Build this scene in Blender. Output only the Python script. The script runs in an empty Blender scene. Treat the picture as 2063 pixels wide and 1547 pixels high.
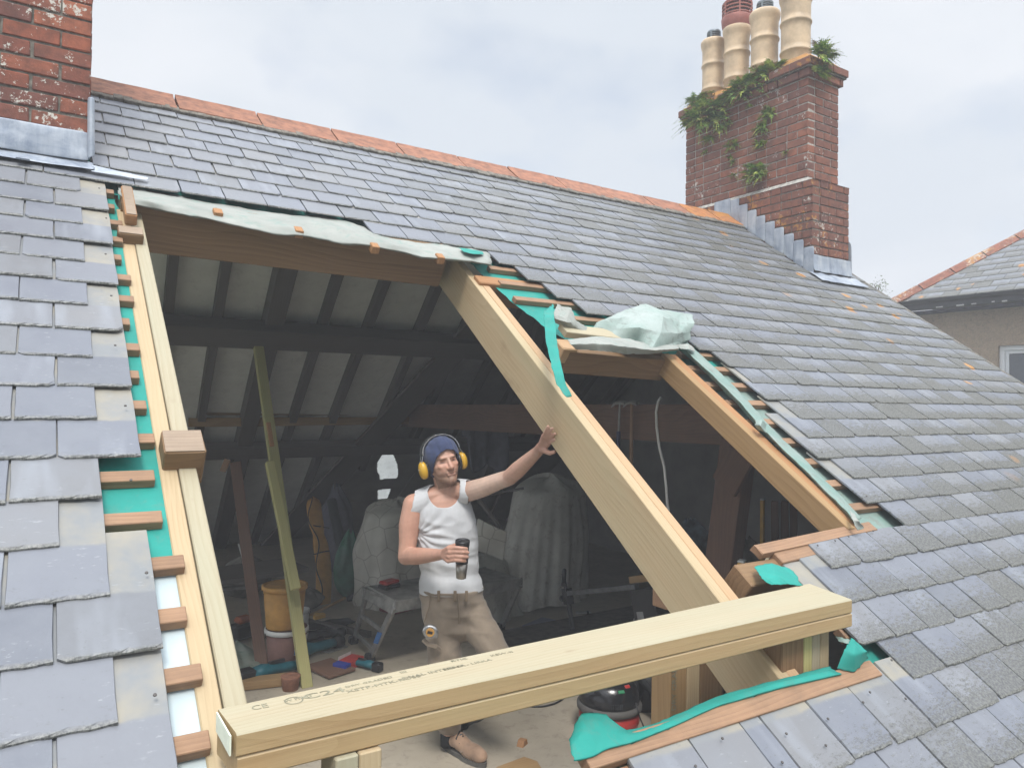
import bpy, bmesh, math, random
from mathutils import Vector, Matrix, noise
R = random.Random(7)
S = bpy.context.scene
COL = S.collection
pi = math.pi
rad = math.radians

# ------------------------------------------------------------------ camera
# world axes: X along the ridge, Y away from the scaffold, Z up; the camera stands at the origin
FPX, PW, PH = 1500.0, 2063.0, 1547.0
AX = Vector((0.84148084, -0.02392922, -0.53975679))
AY = Vector((-0.54005658, -0.00808167, -0.84158991))
AZ = Vector((0.01577645, 0.99968099, -0.0197237))
AY = (AY - AX * AX.dot(AY)).normalized(); AZ = AX.cross(AY)
ROT = Matrix((AX, AY, AZ))                      # camera space -> world
cam_d = bpy.data.cameras.new('camera')
cam = bpy.data.objects.new('camera', cam_d); COL.objects.link(cam)
cam.matrix_world = ROT.to_4x4()
cam_d.sensor_width = 36.0; cam_d.lens = 36.0 * FPX / PW
cam_d.clip_start = 0.05; cam_d.clip_end = 3000
S.camera = cam
S.cycles.max_bounces = 10; S.cycles.diffuse_bounces = 7; S.cycles.glossy_bounces = 3
S.render.resolution_x = 1024; S.render.resolution_y = 767

# ------------------------------------------------------------------ sky and sun
SUN_EL, SUN_AZ = rad(56), rad(205)              # azimuth clockwise from +Y
W = bpy.data.worlds.new('World'); S.world = W; W.use_nodes = True
nt = W.node_tree; nt.nodes.clear()
def wn(t, **k):
    n = nt.nodes.new(t)
    for a, b in k.items(): setattr(n, a, b)
    return n
wo = wn('ShaderNodeOutputWorld')
sky = wn('ShaderNodeTexSky', sky_type='NISHITA', sun_disc=False, sun_elevation=SUN_EL, sun_rotation=SUN_AZ)
bg1 = wn('ShaderNodeBackground'); bg1.inputs['Strength'].default_value = 0.09
nt.links.new(sky.outputs[0], bg1.inputs['Color'])
tc = wn('ShaderNodeTexCoord')
sep = wn('ShaderNodeSeparateXYZ'); nt.links.new(tc.outputs['Generated'], sep.inputs[0])
mp = wn('ShaderNodeMapping'); mp.inputs['Scale'].default_value = (1.0, 1.0, 2.2); mp.inputs['Location'].default_value = (0.35, 0.1, 0.3)
nt.links.new(tc.outputs['Generated'], mp.inputs[0])
n1 = wn('ShaderNodeTexNoise'); n1.inputs['Scale'].default_value = 1.9; n1.inputs['Detail'].default_value = 7; n1.inputs['Roughness'].default_value = 0.5; n1.inputs['Distortion'].default_value = 0.5
nt.links.new(mp.outputs[0], n1.inputs['Vector'])
r1 = wn('ShaderNodeValToRGB'); r1.color_ramp.interpolation = 'EASE'
e = r1.color_ramp.elements
e[0].position = 0.36; e[0].color = (0.405, 0.438, 0.480, 1)
e[1].position = 0.64; e[1].color = (0.485, 0.502, 0.530, 1)
nt.links.new(n1.outputs['Fac'], r1.inputs[0])
mr = wn('ShaderNodeMapRange'); mr.inputs['From Min'].default_value = 0.48; mr.inputs['From Max'].default_value = 0.95
mr.inputs['To Min'].default_value = 0.95; mr.inputs['To Max'].default_value = 3.5
nt.links.new(sep.outputs['Z'], mr.inputs['Value'])
bg2 = wn('ShaderNodeBackground')
nt.links.new(r1.outputs[0], bg2.inputs['Color']); nt.links.new(mr.outputs[0], bg2.inputs['Strength'])
n2 = wn('ShaderNodeTexNoise'); n2.inputs['Scale'].default_value = 2.6; n2.inputs['Detail'].default_value = 5; n2.inputs['Roughness'].default_value = 0.55
mp2 = wn('ShaderNodeMapping'); mp2.inputs['Location'].default_value = (5.1, 1.3, 2.0); mp2.inputs['Scale'].default_value = (1, 1, 1.8)
nt.links.new(tc.outputs['Generated'], mp2.inputs[0]); nt.links.new(mp2.outputs[0], n2.inputs['Vector'])
mr2 = wn('ShaderNodeMapRange'); mr2.inputs['From Min'].default_value = 0.36; mr2.inputs['From Max'].default_value = 0.50
mr2.inputs['To Min'].default_value = 0.72; mr2.inputs['To Max'].default_value = 1.0
nt.links.new(n2.outputs['Fac'], mr2.inputs['Value'])
mx = wn('ShaderNodeMixShader')
nt.links.new(mr2.outputs[0], mx.inputs[0]); nt.links.new(bg1.outputs[0], mx.inputs[1]); nt.links.new(bg2.outputs[0], mx.inputs[2])
nt.links.new(mx.outputs[0], wo.inputs['Surface'])
sd = bpy.data.lights.new('sun', 'SUN'); sd.energy = 1.5; sd.angle = rad(16); sd.color = (1.0, 0.96, 0.9)
so = bpy.data.objects.new('sun', sd); COL.objects.link(so)
sdir = Vector((math.sin(SUN_AZ) * math.cos(SUN_EL), math.cos(SUN_AZ) * math.cos(SUN_EL), math.sin(SUN_EL)))
so.rotation_euler = (-sdir).to_track_quat('-Z', 'Y').to_euler()
S.view_settings.view_transform = 'Standard'; S.view_settings.look = 'None'
S.view_settings.exposure = 0.97; S.view_settings.gamma = 1.0; S.view_settings.use_curve_mapping = False

# ------------------------------------------------------------------ geometry of the place
PT = rad(36.0); CP, SP = math.cos(PT), math.sin(PT)
YR, ZR = 5.0, 1.825                              # ridge
ZF = -1.93                                       # attic floor
def RP(x, u, n=0.0):                             # point on the front slope: u metres below the ridge, n above the slates
    return Vector((x, YR - u * CP - n * SP, ZR - u * SP + n * CP))
RN = Vector((0, -SP, CP)); RU = Vector((0, CP, SP))
def ray(px, py):
    return (ROT @ Vector((px - PW / 2, -(py - PH / 2), -FPX))).normalized()
def onX(px, py, x): r = ray(px, py); return r * (x / r.x)
def onY(px, py, y): r = ray(px, py); return r * (y / r.y)
def onZ(px, py, z=ZF): r = ray(px, py); return r * (z / r.z)
VIEW = ROT @ Vector((0, 0, -1)); VR = ROT @ Vector((1, 0, 0)); VU = ROT @ Vector((0, 1, 0))
def onD(px, py, d): r = ray(px, py); return r * (d / r.dot(VIEW))
def onR(px, py, n=0.0):
    r = ray(px, py); o = RP(0, 0, n); return r * (o.dot(RN) / r.dot(RN))

# ------------------------------------------------------------------ object helpers
WM = {}
def link(o, parent=None, M=None):
    COL.objects.link(o)
    M = M if M is not None else Matrix.Identity(4)
    WM[o.name] = M
    if parent is not None:
        o.parent = parent; o.matrix_parent_inverse = WM[parent.name].inverted()
    o.matrix_basis = M
    return o
def tag(o, label=None, cat=None, group=None, kind=None):
    if label: o['label'] = label
    if cat: o['category'] = cat
    if group: o['group'] = group
    if kind: o['kind'] = kind
    return o
def thing(name, loc, label, cat, group=None, kind=None):
    o = bpy.data.objects.new(name, None); o.empty_display_size = 0.1
    link(o, None, Matrix.Translation(Vector(loc)))
    return tag(o, label, cat, group, kind)
def obj(name, mesh, mat=None, parent=None, M=None):
    o = bpy.data.objects.new(name, mesh)
    if mat and not mesh.materials: mesh.materials.append(mat)
    return link(o, parent, M)
def frame(o, x, y=None, z=None):                 # matrix from origin and axes
    x = Vector(x).normalized()
    if z is not None:
        z = Vector(z); z = (z - x * z.dot(x)).normalized(); y = z.cross(x)
    else:
        y = Vector(y); y = (y - x * y.dot(x)).normalized(); z = x.cross(y)
    m = Matrix((x, y, z)).transposed().to_4x4(); m.translation = Vector(o); return m
class MB:
    def __init__(s): s.v = []; s.f = []; s.m = []; s.uv = None; s.smooth = False; s.mi = 0
    def add(s, vs, fs):
        b = len(s.v); s.v += [Vector(v) for v in vs]; s.f += [tuple(i + b for i in f) for f in fs]; s.m += [s.mi] * len(fs)
    def box(s, lo, hi, M=None, c=0.0):
        x0, y0, z0 = lo; x1, y1, z1 = hi
        if c <= 0:
            vs = [(x0,y0,z0),(x1,y0,z0),(x1,y1,z0),(x0,y1,z0),(x0,y0,z1),(x1,y0,z1),(x1,y1,z1),(x0,y1,z1)]
            fs = [(0,3,2,1),(4,5,6,7),(0,1,5,4),(1,2,6,5),(2,3,7,6),(3,0,4,7)]
        else:
            vs = []; idx = {}
            for ix, X in enumerate((x0, x1)):
                for iy, Y in enumerate((y0, y1)):
                    for iz, Z in enumerate((z0, z1)):
                        sx, sy, sz = (1, -1)[ix], (1, -1)[iy], (1, -1)[iz]
                        idx[ix,iy,iz,0] = len(vs); vs.append((X, Y + sy*c, Z + sz*c))
                        idx[ix,iy,iz,1] = len(vs); vs.append((X + sx*c, Y, Z + sz*c))
                        idx[ix,iy,iz,2] = len(vs); vs.append((X + sx*c, Y + sy*c, Z))
            g = lambda a, b, d, k: idx[a, b, d, k]
            fs = [(g(0,0,0,0),g(0,0,1,0),g(0,1,1,0),g(0,1,0,0)), (g(1,0,0,0),g(1,1,0,0),g(1,1,1,0),g(1,0,1,0)),
                  (g(0,0,0,1),g(1,0,0,1),g(1,0,1,1),g(0,0,1,1)), (g(0,1,0,1),g(0,1,1,1),g(1,1,1,1),g(1,1,0,1)),
                  (g(0,0,0,2),g(0,1,0,2),g(1,1,0,2),g(1,0,0,2)), (g(0,0,1,2),g(1,0,1,2),g(1,1,1,2),g(0,1,1,2))]
            for a in (0, 1):
                for b in (0, 1):
                    q = [g(0,a,b,1), g(1,a,b,1), g(1,a,b,2), g(0,a,b,2)]; fs.append(tuple(q if a != b else q[::-1]))
                    q = [g(a,0,b,0), g(a,1,b,0), g(a,1,b,2), g(a,0,b,2)]; fs.append(tuple(q if a == b else q[::-1]))
                    q = [g(a,b,0,0), g(a,b,1,0), g(a,b,1,1), g(a,b,0,1)]; fs.append(tuple(q if a != b else q[::-1]))
                    for d in (0, 1):
                        t = (g(a,b,d,0), g(a,b,d,1), g(a,b,d,2)); fs.append(t if (a+b+d) % 2 == 0 else t[::-1])
        if M is not None: vs = [M @ Vector(v) for v in vs]
        s.add(vs, fs); return s
    def quad(s, a, b, c, d): s.add([a, b, c, d], [(0,1,2,3)]); return s
    def tube(s, pts, r, n=8, cap=True, flat=None):
        pts = [Vector(p) for p in pts]; rs = r if isinstance(r, (list, tuple)) else [r] * len(pts)
        up = Vector((0.13, 0.21, 0.97)); vs = []; prev = None
        for i, p in enumerate(pts):
            t = (pts[min(i+1, len(pts)-1)] - pts[max(i-1, 0)])
            t = t.normalized() if t.length > 1e-9 else Vector((0,0,1))
            a = t.cross(up) if prev is None else (prev - t * prev.dot(t))
            if a.length < 1e-5: a = t.cross(Vector((1,0,0)))
            a.normalize(); prev = a; b = t.cross(a)
            for k in range(n):
                th = 2*pi*k/n; vs.append(p + (a*math.cos(th) + b*math.sin(th)*(flat or 1.0)) * rs[i])
        fs = [(i*n+k, i*n+(k+1)%n, (i+1)*n+(k+1)%n, (i+1)*n+k) for i in range(len(pts)-1) for k in range(n)]
        if cap: fs += [tuple(range(n))[::-1], tuple((len(pts)-1)*n+k for k in range(n))]
        s.add(vs, fs); return s
    def lathe(s, prof, n=24, M=None, cap=True, sx=1, sy=1):
        vs = [Vector((r*math.cos(2*pi*k/n)*sx, r*math.sin(2*pi*k/n)*sy, z)) for r, z in prof for k in range(n)]
        fs = [(i*n+k, i*n+(k+1)%n, (i+1)*n+(k+1)%n, (i+1)*n+k) for i in range(len(prof)-1) for k in range(n)]
        if cap: fs += [tuple(range(n))[::-1], tuple((len(prof)-1)*n+k for k in range(n))]
        if M is not None: vs = [M @ v for v in vs]
        s.add(vs, fs); return s
    def prism(s, poly, z0, z1, M=None):          # polygon in XY
        n = len(poly); vs = [(x, y, z0) for x, y in poly] + [(x, y, z1) for x, y in poly]
        fs = [tuple(range(n))[::-1], tuple(range(n, 2*n))] + [(i, (i+1)%n, n+(i+1)%n, n+i) for i in range(n)]
        if M is not None: vs = [M @ Vector(v) for v in vs]
        s.add(vs, fs); return s
    def grid(s, fn, nu, nv):
        vs = [fn(i/nu, j/nv) for j in range(nv+1) for i in range(nu+1)]
        fs = [(j*(nu+1)+i, j*(nu+1)+i+1, (j+1)*(nu+1)+i+1, (j+1)*(nu+1)+i) for j in range(nv) for i in range(nu)]
        s.add(vs, fs); return s
    def mesh(s, name='mesh', smooth=False, fix=False):
        m = bpy.data.meshes.new(name); m.from_pydata([tuple(v) for v in s.v], [], s.f); 
        if any(s.m): m.polygons.foreach_set('material_index', s.m)
        if smooth: m.polygons.foreach_set('use_smooth', [True]*len(m.polygons))
        if fix:
            b = bmesh.new(); b.from_mesh(m); bmesh.ops.recalc_face_normals(b, faces=b.faces[:]); b.to_mesh(m); b.free()
        m.update(); return m
    def build(s, name, mat, parent=None, M=None, smooth=False, fix=True):
        m = s.mesh(name, smooth, fix)
        if isinstance(mat, (list, tuple)):
            for q in mat: m.materials.append(q)
            mat = None
        return obj(name, m, mat, parent, M)
def local(mb, M):                                # move the vertices into the frame M
    I = M.inverted(); mb.v = [I @ v for v in mb.v]; return mb
def sub(o, n=1, solid=None):
    if solid:
        m = o.modifiers.new('solid', 'SOLIDIFY'); m.thickness = solid; m.offset = 0
    if n:
        m = o.modifiers.new('sub', 'SUBSURF'); m.levels = n; m.render_levels = n
    return o
def board(name, a, b, w, h, up, mat, parent=None, c=0.003, label=None, cat=None, group=None, rough=0.0):
    """timber from a to b (ends of the TOP face's centre line), w across, h down from 'up'"""
    a, b = Vector(a), Vector(b); L = (b-a).length
    M = frame((a+b)/2, b-a, z=up)
    mb = MB().box((-L/2, -w/2, -h), (L/2, w/2, 0), c=c)
    if rough:
        for v in mb.v: v += Vector((R.uniform(-1,1), R.uniform(-1,1), R.uniform(-1,1))) * rough
    o = mb.build(name, mat, parent, M, fix=True)
    return tag(o, label, cat, group)

# ------------------------------------------------------------------ materials
def NM(name, rough=0.7, spec=0.5):
    m = bpy.data.materials.new(name); m.use_nodes = True
    t = m.node_tree; b = t.nodes['Principled BSDF']
    b.inputs['Roughness'].default_value = rough
    b.inputs['Specular IOR Level'].default_value = spec
    return m, t, b
def N(t, ty, **k):
    n = t.nodes.new(ty)
    for a, b in k.items():
        if a.startswith('i_'): n.inputs[a[2:].replace('_', ' ')].default_value = b
        else: setattr(n, a, b)
    return n
def L(t, a, b): t.links.new(a, b)
def ramp(t, src, stops, mode='LINEAR'):
    r = N(t, 'ShaderNodeValToRGB'); r.color_ramp.interpolation = mode
    el = r.color_ramp.elements
    while len(el) < len(stops): el.new(0.5)
    for e_, (p, c) in zip(el, stops):
        e_.position = p; e_.color = (c, c, c, 1) if isinstance(c, (int, float)) else (*c, 1)
    if src is not None: L(t, src, r.inputs[0])
    return r.outputs[0]
def math_(t, op, a, b=None, c=None):
    n = N(t, 'ShaderNodeMath', operation=op)
    for i, x in enumerate((a, b, c)):
        if x is None: continue
        if isinstance(x, (int, float)): n.inputs[i].default_value = x
        else: L(t, x, n.inputs[i])
    return n.outputs[0]
def mix(t, f, a, b, mode='MIX'):
    n = N(t, 'ShaderNodeMix', data_type='RGBA', blend_type=mode)
    for s_, x in ((n.inputs[0], f), (n.inputs[6], a), (n.inputs[7], b)):
        if isinstance(x, (int, float)): s_.default_value = x
        elif isinstance(x, tuple): s_.default_value = (*x, 1)
        else: L(t, x, s_)
    return n.outputs[2]
def tex(t, kind, vec, scale=5, detail=3, rough=0.5, dist=0, out='Fac', **k):
    n = N(t, kind)
    if 'Scale' in n.inputs: n.inputs['Scale'].default_value = scale
    if 'Detail' in n.inputs: n.inputs['Detail'].default_value = detail
    if 'Roughness' in n.inputs: n.inputs['Roughness'].default_value = rough
    if 'Distortion' in n.inputs: n.inputs['Distortion'].default_value = dist
    for a, b in k.items(): setattr(n, a, b)
    if vec is not None: L(t, vec, n.inputs['Vector'])
    return n.outputs[out]
def coords(t, kind='Object', scale=(1,1,1), seed=True, extra=None):
    c = N(t, 'ShaderNodeTexCoord') if kind != 'World' else N(t, 'ShaderNodeNewGeometry')
    v = c.outputs[kind] if kind != 'World' else c.outputs['Position']
    m = N(t, 'ShaderNodeMapping'); m.inputs['Scale'].default_value = scale; L(t, v, m.inputs[0])
    if seed:
        oi = N(t, 'ShaderNodeObjectInfo')
        s_ = math_(t, 'MULTIPLY', oi.outputs['Random'], 37.0)
        cmb = N(t, 'ShaderNodeCombineXYZ'); L(t, s_, cmb.inputs[0]); L(t, s_, cmb.inputs[1])
        L(t, cmb.outputs[0], m.inputs['Location'])
    return m.outputs[0]
def bump(t, b, h, s=0.3, d=0.01):
    n = N(t, 'ShaderNodeBump'); n.inputs['Strength'].default_value = s; n.inputs['Distance'].default_value = d
    L(t, h, n.inputs['Height']); L(t, n.outputs[0], b.inputs['Normal'])
def plain(name, col, rough=0.6, spec=0.5, metal=0.0, var=0.12, scale=14, bmp=0.15, bscale=60, emit=None):
    m, t, b = NM(name, rough, spec); b.inputs['Metallic'].default_value = metal
    v = coords(t, seed=True)
    f = tex(t, 'ShaderNodeTexNoise', v, scale, 5, 0.6)
    dk = tuple(max(0, c*(1-var*1.6)) for c in col); lt = tuple(min(1, c*(1+var)) for c in col)
    L(t, ramp(t, f, [(0.3, dk), (0.7, lt)]), b.inputs['Base Color'])
    if bmp: bump(t, b, tex(t, 'ShaderNodeTexNoise', v, bscale, 4, 0.6), bmp, 0.004)
    return m
def wood(name, light, dark, knot=(0.16, 0.08, 0.04), rough=0.65, grain=1.0, green=None, dirt=0.0, knots=0.12, kscale=1.0):
    m, t, b = NM(name, rough, 0.3)
    oi_ = N(t, 'ShaderNodeObjectInfo')
    v0 = coords(t, scale=(0.35, 1, 1), seed=False)
    sh = N(t, 'ShaderNodeCombineXYZ'); L(t, math_(t, 'MULTIPLY', oi_.outputs['Random'], 9.0), sh.inputs[0])
    L(t, math_(t, 'ADD', math_(t, 'MULTIPLY', oi_.outputs['Random'], 0.10), 0.03), sh.inputs[1]); L(t, math_(t, 'SUBTRACT', 0.02, math_(t, 'MULTIPLY', oi_.outputs['Random'], 0.13)), sh.inputs[2])
    va_ = N(t, 'ShaderNodeVectorMath', operation='ADD'); L(t, v0, va_.inputs[0]); L(t, sh.outputs[0], va_.inputs[1])
    dn = N(t, 'ShaderNodeTexNoise'); dn.inputs['Scale'].default_value = 2.6; dn.inputs['Detail'].default_value = 2; L(t, va_.outputs[0], dn.inputs['Vector'])
    ds = N(t, 'ShaderNodeVectorMath', operation='MULTIPLY_ADD'); L(t, dn.outputs['Color'], ds.inputs[0]); ds.inputs[1].default_value = (0.0, 0.13, 0.13); L(t, va_.outputs[0], ds.inputs[2])
    w = N(t, 'ShaderNodeTexWave', wave_type='RINGS', rings_direction='X', wave_profile='SAW')
    w.inputs['Scale'].default_value = 26 * grain; w.inputs['Distortion'].default_value = 0.6; w.inputs['Detail'].default_value = 1
    w.inputs['Detail Scale'].default_value = 1.0; L(t, ds.outputs[0], w.inputs['Vector'])
    fine = tex(t, 'ShaderNodeTexNoise', coords(t, scale=(3, 130, 130)), 1.0, 4, 0.6)
    big = tex(t, 'ShaderNodeTexNoise', coords(t, scale=(1.2, 6, 6)), 1.0, 4, 0.55)
    f = math_(t, 'ADD', math_(t, 'MULTIPLY', w.outputs['Fac'], 0.20), math_(t, 'MULTIPLY', fine, 0.50))
    f = math_(t, 'ADD', f, math_(t, 'MULTIPLY', big, 0.50))
    c = ramp(t, f, [(0.30, dark), (0.56, tuple((a+d)/2*1.03 for a, d in zip(light, dark))), (0.88, light)])
    if green is not None:
        c = mix(t, ramp(t, tex(t, 'ShaderNodeTexNoise', coords(t, scale=(0.8, 5, 5)), 1.3, 3), [(0.40, 0.0), (0.68, 0.6)]), c, green)
    vd = tex(t, 'ShaderNodeTexVoronoi', coords(t, scale=(3.2*kscale, 7.5*kscale, 7.5*kscale)), 1.0, out='Distance')
    vn = math_(t, 'ADD', vd, math_(t, 'MULTIPLY', fine, 0.05))
    c = mix(t, ramp(t, vn, [(knots*0.55, 0.92), (knots, 0.45), (knots*2.4, 0.0)]), c, knot)
    if dirt:
        c = mix(t, ramp(t, tex(t, 'ShaderNodeTexNoise', coords(t), 7, 6, 0.7), [(0.42, 0.0), (0.75, dirt)]), c, (0.07, 0.06, 0.05))
    c = mix(t, 1.0, c, ramp(t, math_(t, 'FRACT', math_(t, 'MULTIPLY', oi_.outputs['Random'], 7.7)), [(0.0, 0.78), (0.5, 1.0), (1.0, 0.92)]), 'MULTIPLY')
    L(t, c, b.inputs['Base Color'])
    bump(t, b, math_(t, 'ADD', fine, math_(t, 'MULTIPLY', w.outputs['Fac'], 0.4)), 0.28, 0.003)
    return m
MAT = {}
MAT['pine_new'] = wood('new treated pine', (0.52, 0.40, 0.25), (0.38, 0.27, 0.15), green=(0.43, 0.37, 0.23), knots=.27, kscale=.75)
MAT['pine_pale'] = wood('pale planed pine', (0.45, 0.40, 0.285), (0.35, 0.285, 0.18), green=(0.39, 0.38, 0.275), knots=0.2, grain=0.8)
MAT['pine_edge_shaded'] = wood('honey shaded edge of treated pine', (0.44, 0.31, 0.165), (0.31, 0.20, 0.095), green=(0.37, 0.30, 0.16), knots=.25, kscale=.75)  # honey edge tone, with the weaker light on side faces painted in
MAT['pine_pink'] = wood('pinkish pine', (0.54, 0.37, 0.22), (0.40, 0.245, 0.13), knots=0.08)
MAT['pine_honey'] = wood('honey pine', (0.42, 0.275, 0.135), (0.27, 0.16, 0.07), grain=0.9)
MAT['pine_brown'] = wood('brown sawn pine', (0.30, 0.19, 0.10), (0.15, 0.085, 0.042), grain=0.7, knots=.24, kscale=.7)
MAT['batten'] = wood('orange batten', (0.40, 0.245, 0.145), (0.22, 0.125, 0.075), knots=0.05, dirt=0.35)
MAT['end_orange'] = wood('fresh cut ends', (0.45, 0.24, 0.115), (0.30, 0.15, 0.065), knots=0.02, rough=0.8)
MAT['olive'] = wood('olive treated timber', (0.55, 0.50, 0.22), (0.36, 0.31, 0.13), green=(0.44, 0.45, 0.19))
MAT['old_brown'] = wood('old stained timber', (0.22, 0.125, 0.085), (0.125, 0.07, 0.05), dirt=0.25, knots=0.03)
MAT['old_dark'] = wood('dark roof timber', (0.15, 0.135, 0.125), (0.10, 0.088, 0.082), knots=0.02)
MAT['grey_wood'] = wood('weathered stub top', (0.44, 0.34, 0.25), (0.28, 0.20, 0.14), dirt=0.3)

def mat_slate(name, rnd_attr=True, fresh=False):
    m, t, b = NM(name, 0.5, 0.55)
    uv = N(t, 'ShaderNodeUVMap', uv_map='UVMap'); sp = N(t, 'ShaderNodeSeparateXYZ'); L(t, uv.outputs[0], sp.inputs[0])
    y = sp.outputs[1]
    oi = N(t, 'ShaderNodeObjectInfo')
    at = N(t, 'ShaderNodeAttribute', attribute_name='rnd')
    r = math_(t, 'FRACT', math_(t, 'ADD', oi.outputs['Random'], at.outputs['Fac']))
    r2 = math_(t, 'FRACT', math_(t, 'MULTIPLY', r, 17.3)); r3 = math_(t, 'FRACT', math_(t, 'MULTIPLY', r, 41.7))
    cm = N(t, 'ShaderNodeCombineXYZ'); L(t, math_(t, 'MULTIPLY', r, 50), cm.inputs[0]); L(t, math_(t, 'MULTIPLY', r2, 50), cm.inputs[1])
    va = N(t, 'ShaderNodeVectorMath', operation='ADD'); L(t, uv.outputs[0], va.inputs[0]); L(t, cm.outputs[0], va.inputs[1]); v = va.outputs[0]
    base = ramp(t, r, [(0.0, (0.125, 0.135, 0.160)), (0.3, (0.158, 0.170, 0.203)), (0.6, (0.165, 0.174, 0.200)), (0.85, (0.188, 0.190, 0.198)), (1.0, (0.132, 0.138, 0.150))])
    blot = tex(t, 'ShaderNodeTexNoise', v, 7, 5, 0.6)
    c = mix(t, ramp(t, blot, [(0.35, 0.0), (0.7, 0.55)]), base, (0.205, 0.218, 0.242))
    # diagonal pale streaks of some slates
    ms = N(t, 'ShaderNodeMapping'); ms.inputs['Rotation'].default_value = (0, 0, 0.5); ms.inputs['Scale'].default_value = (14, 2.4, 1); L(t, v, ms.inputs[0])
    st = tex(t, 'ShaderNodeTexNoise', ms.outputs[0], 1.0, 2, 0.5)
    c = mix(t, math_(t, 'MULTIPLY', ramp(t, st, [(0.5, 0.0), (0.72, 0.6)]), math_(t, 'GREATER_THAN', r2, 0.45)), c, (0.27, 0.29, 0.325))
    # unweathered part above the lap
    lap = ramp(t, math_(t, 'ADD', y, math_(t, 'MULTIPLY', math_(t, 'SUBTRACT', tex(t, 'ShaderNodeTexNoise', v, 18, 3), 0.5), 0.02)), [(0.163, 0.0), (0.172, 1.0)])
    sand = mix(t, ramp(t, tex(t, 'ShaderNodeTexNoise', v, 5, 4, 0.6), [(0.42, 0.0), (0.62, 1.0)]), (0.20, 0.21, 0.215), (0.29, 0.265, 0.21))
    c = mix(t, math_(t, 'MULTIPLY', lap, 0.9), c, sand)
    # white bird-lime flecks and lichen dots
    mf = N(t, 'ShaderNodeMapping'); mf.inputs['Scale'].default_value = (.45, 1.3, 1); L(t, v, mf.inputs[0])
    fl = tex(t, 'ShaderNodeTexNoise', mf.outputs[0], 75, 4, 0.7)
    fm = tex(t, 'ShaderNodeTexNoise', v, 9, 2, 0.5)
    c = mix(t, math_(t, 'MULTIPLY', ramp(t, fl, [(0.60, 0.0), (0.66, 1.0)]), ramp(t, fm, [(0.5, 0.0), (0.62, 0.55)])), c, (0.31, 0.325, 0.335))
    # dark crust towards the tail, heavier on some slates and on the right of the roof
    gp = N(t, 'ShaderNodeNewGeometry'); gs = N(t, 'ShaderNodeSeparateXYZ'); L(t, gp.outputs['Position'], gs.inputs[0])
    side = ramp(t, math_(t, 'MULTIPLY', math_(t, 'ADD', gs.outputs[0], 0.5), 0.12), [(0.20, 0.25), (0.36, 0.75), (0.6, 1.0)])
    mc = N(t, 'ShaderNodeMapping'); mc.inputs['Scale'].default_value = (1.0, 2.3, 1.0); L(t, v, mc.inputs[0])
    cr = math_(t, 'ADD', math_(t, 'MULTIPLY', tex(t, 'ShaderNodeTexNoise', mc.outputs[0], 30, 6, 0.8), .65), math_(t, 'MULTIPLY', tex(t, 'ShaderNodeTexNoise', mc.outputs[0], 150, 3, 0.6), .35))
    near = ramp(t, y, [(0.0, 1.0), (0.03, 0.85), (0.08, 0.42), (0.14, 0.18), (0.20, 0.0)])
    amt = math_(t, 'ADD', math_(t, 'MULTIPLY', near, 0.27), math_(t, 'MULTIPLY', math_(t, 'POWER', r3, 3.0), 0.15))
    thr = math_(t, 'SUBTRACT', math_(t, 'ADD', cr, math_(t, 'MULTIPLY', amt, side)), 0.615)
    crust = math_(t, 'MULTIPLY', ramp(t, thr, [(0.0, 0.0), (0.045, 1.0)]), side)
    c = mix(t, crust, c, mix(t, ramp(t, tex(t, 'ShaderNodeTexNoise', v, 120, 2), [(0.4, 0.0), (0.6, 1.0)]), (0.055, 0.055, 0.052), (0.15, 0.15, 0.13)))
    # broken pale edge at the tail
    ed = ramp(t, math_(t, 'ADD', y, math_(t, 'MULTIPLY', cr, 0.012)), [(0.009, 1.0), (0.019, 0.0)])
    c = mix(t, math_(t, 'MULTIPLY', ed, 0.8), c, mix(t, ramp(t, tex(t, 'ShaderNodeTexNoise', v, 140, 3, .7), [(.42, 0.0), (.58, 1.0)]), (0.085, 0.085, 0.075), (0.26, 0.26, 0.23)))
    # orange lichen, mostly near the verge and chimney
    vo = N(t, 'ShaderNodeTexVoronoi'); vo.inputs['Scale'].default_value = 3.4; vo.inputs['Randomness'].default_value = 1; L(t, gp.outputs['Position'], vo.inputs['Vector'])
    on = tex(t, 'ShaderNodeTexNoise', gp.outputs['Position'], 30, 4, 0.7)
    om = ramp(t, math_(t, 'ADD', vo.outputs['Distance'], math_(t, 'MULTIPLY', math_(t, 'SUBTRACT', on, 0.5), 0.25)), [(0.13, 1.0), (0.17, 0.0)])
    og = ramp(t, math_(t, 'MULTIPLY', gs.outputs[0], 0.1), [(0.44, 0.0), (0.56, 1.0)])
    c = mix(t, math_(t, 'MULTIPLY', om, og), c, (0.42, 0.20, 0.045))
    L(t, c, b.inputs['Base Color'])
    L(t, ramp(t, blot, [(0.3, 0.42), (0.7, 0.62)]), b.inputs['Roughness'])
    h = math_(t, 'ADD', tex(t, 'ShaderNodeTexNoise', v, 26, 5, 0.55), math_(t, 'MULTIPLY', crust, 0.5))
    bump(t, b, h, 0.35, 0.004)
    return m
MAT['slate'] = mat_slate('slate')

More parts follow.
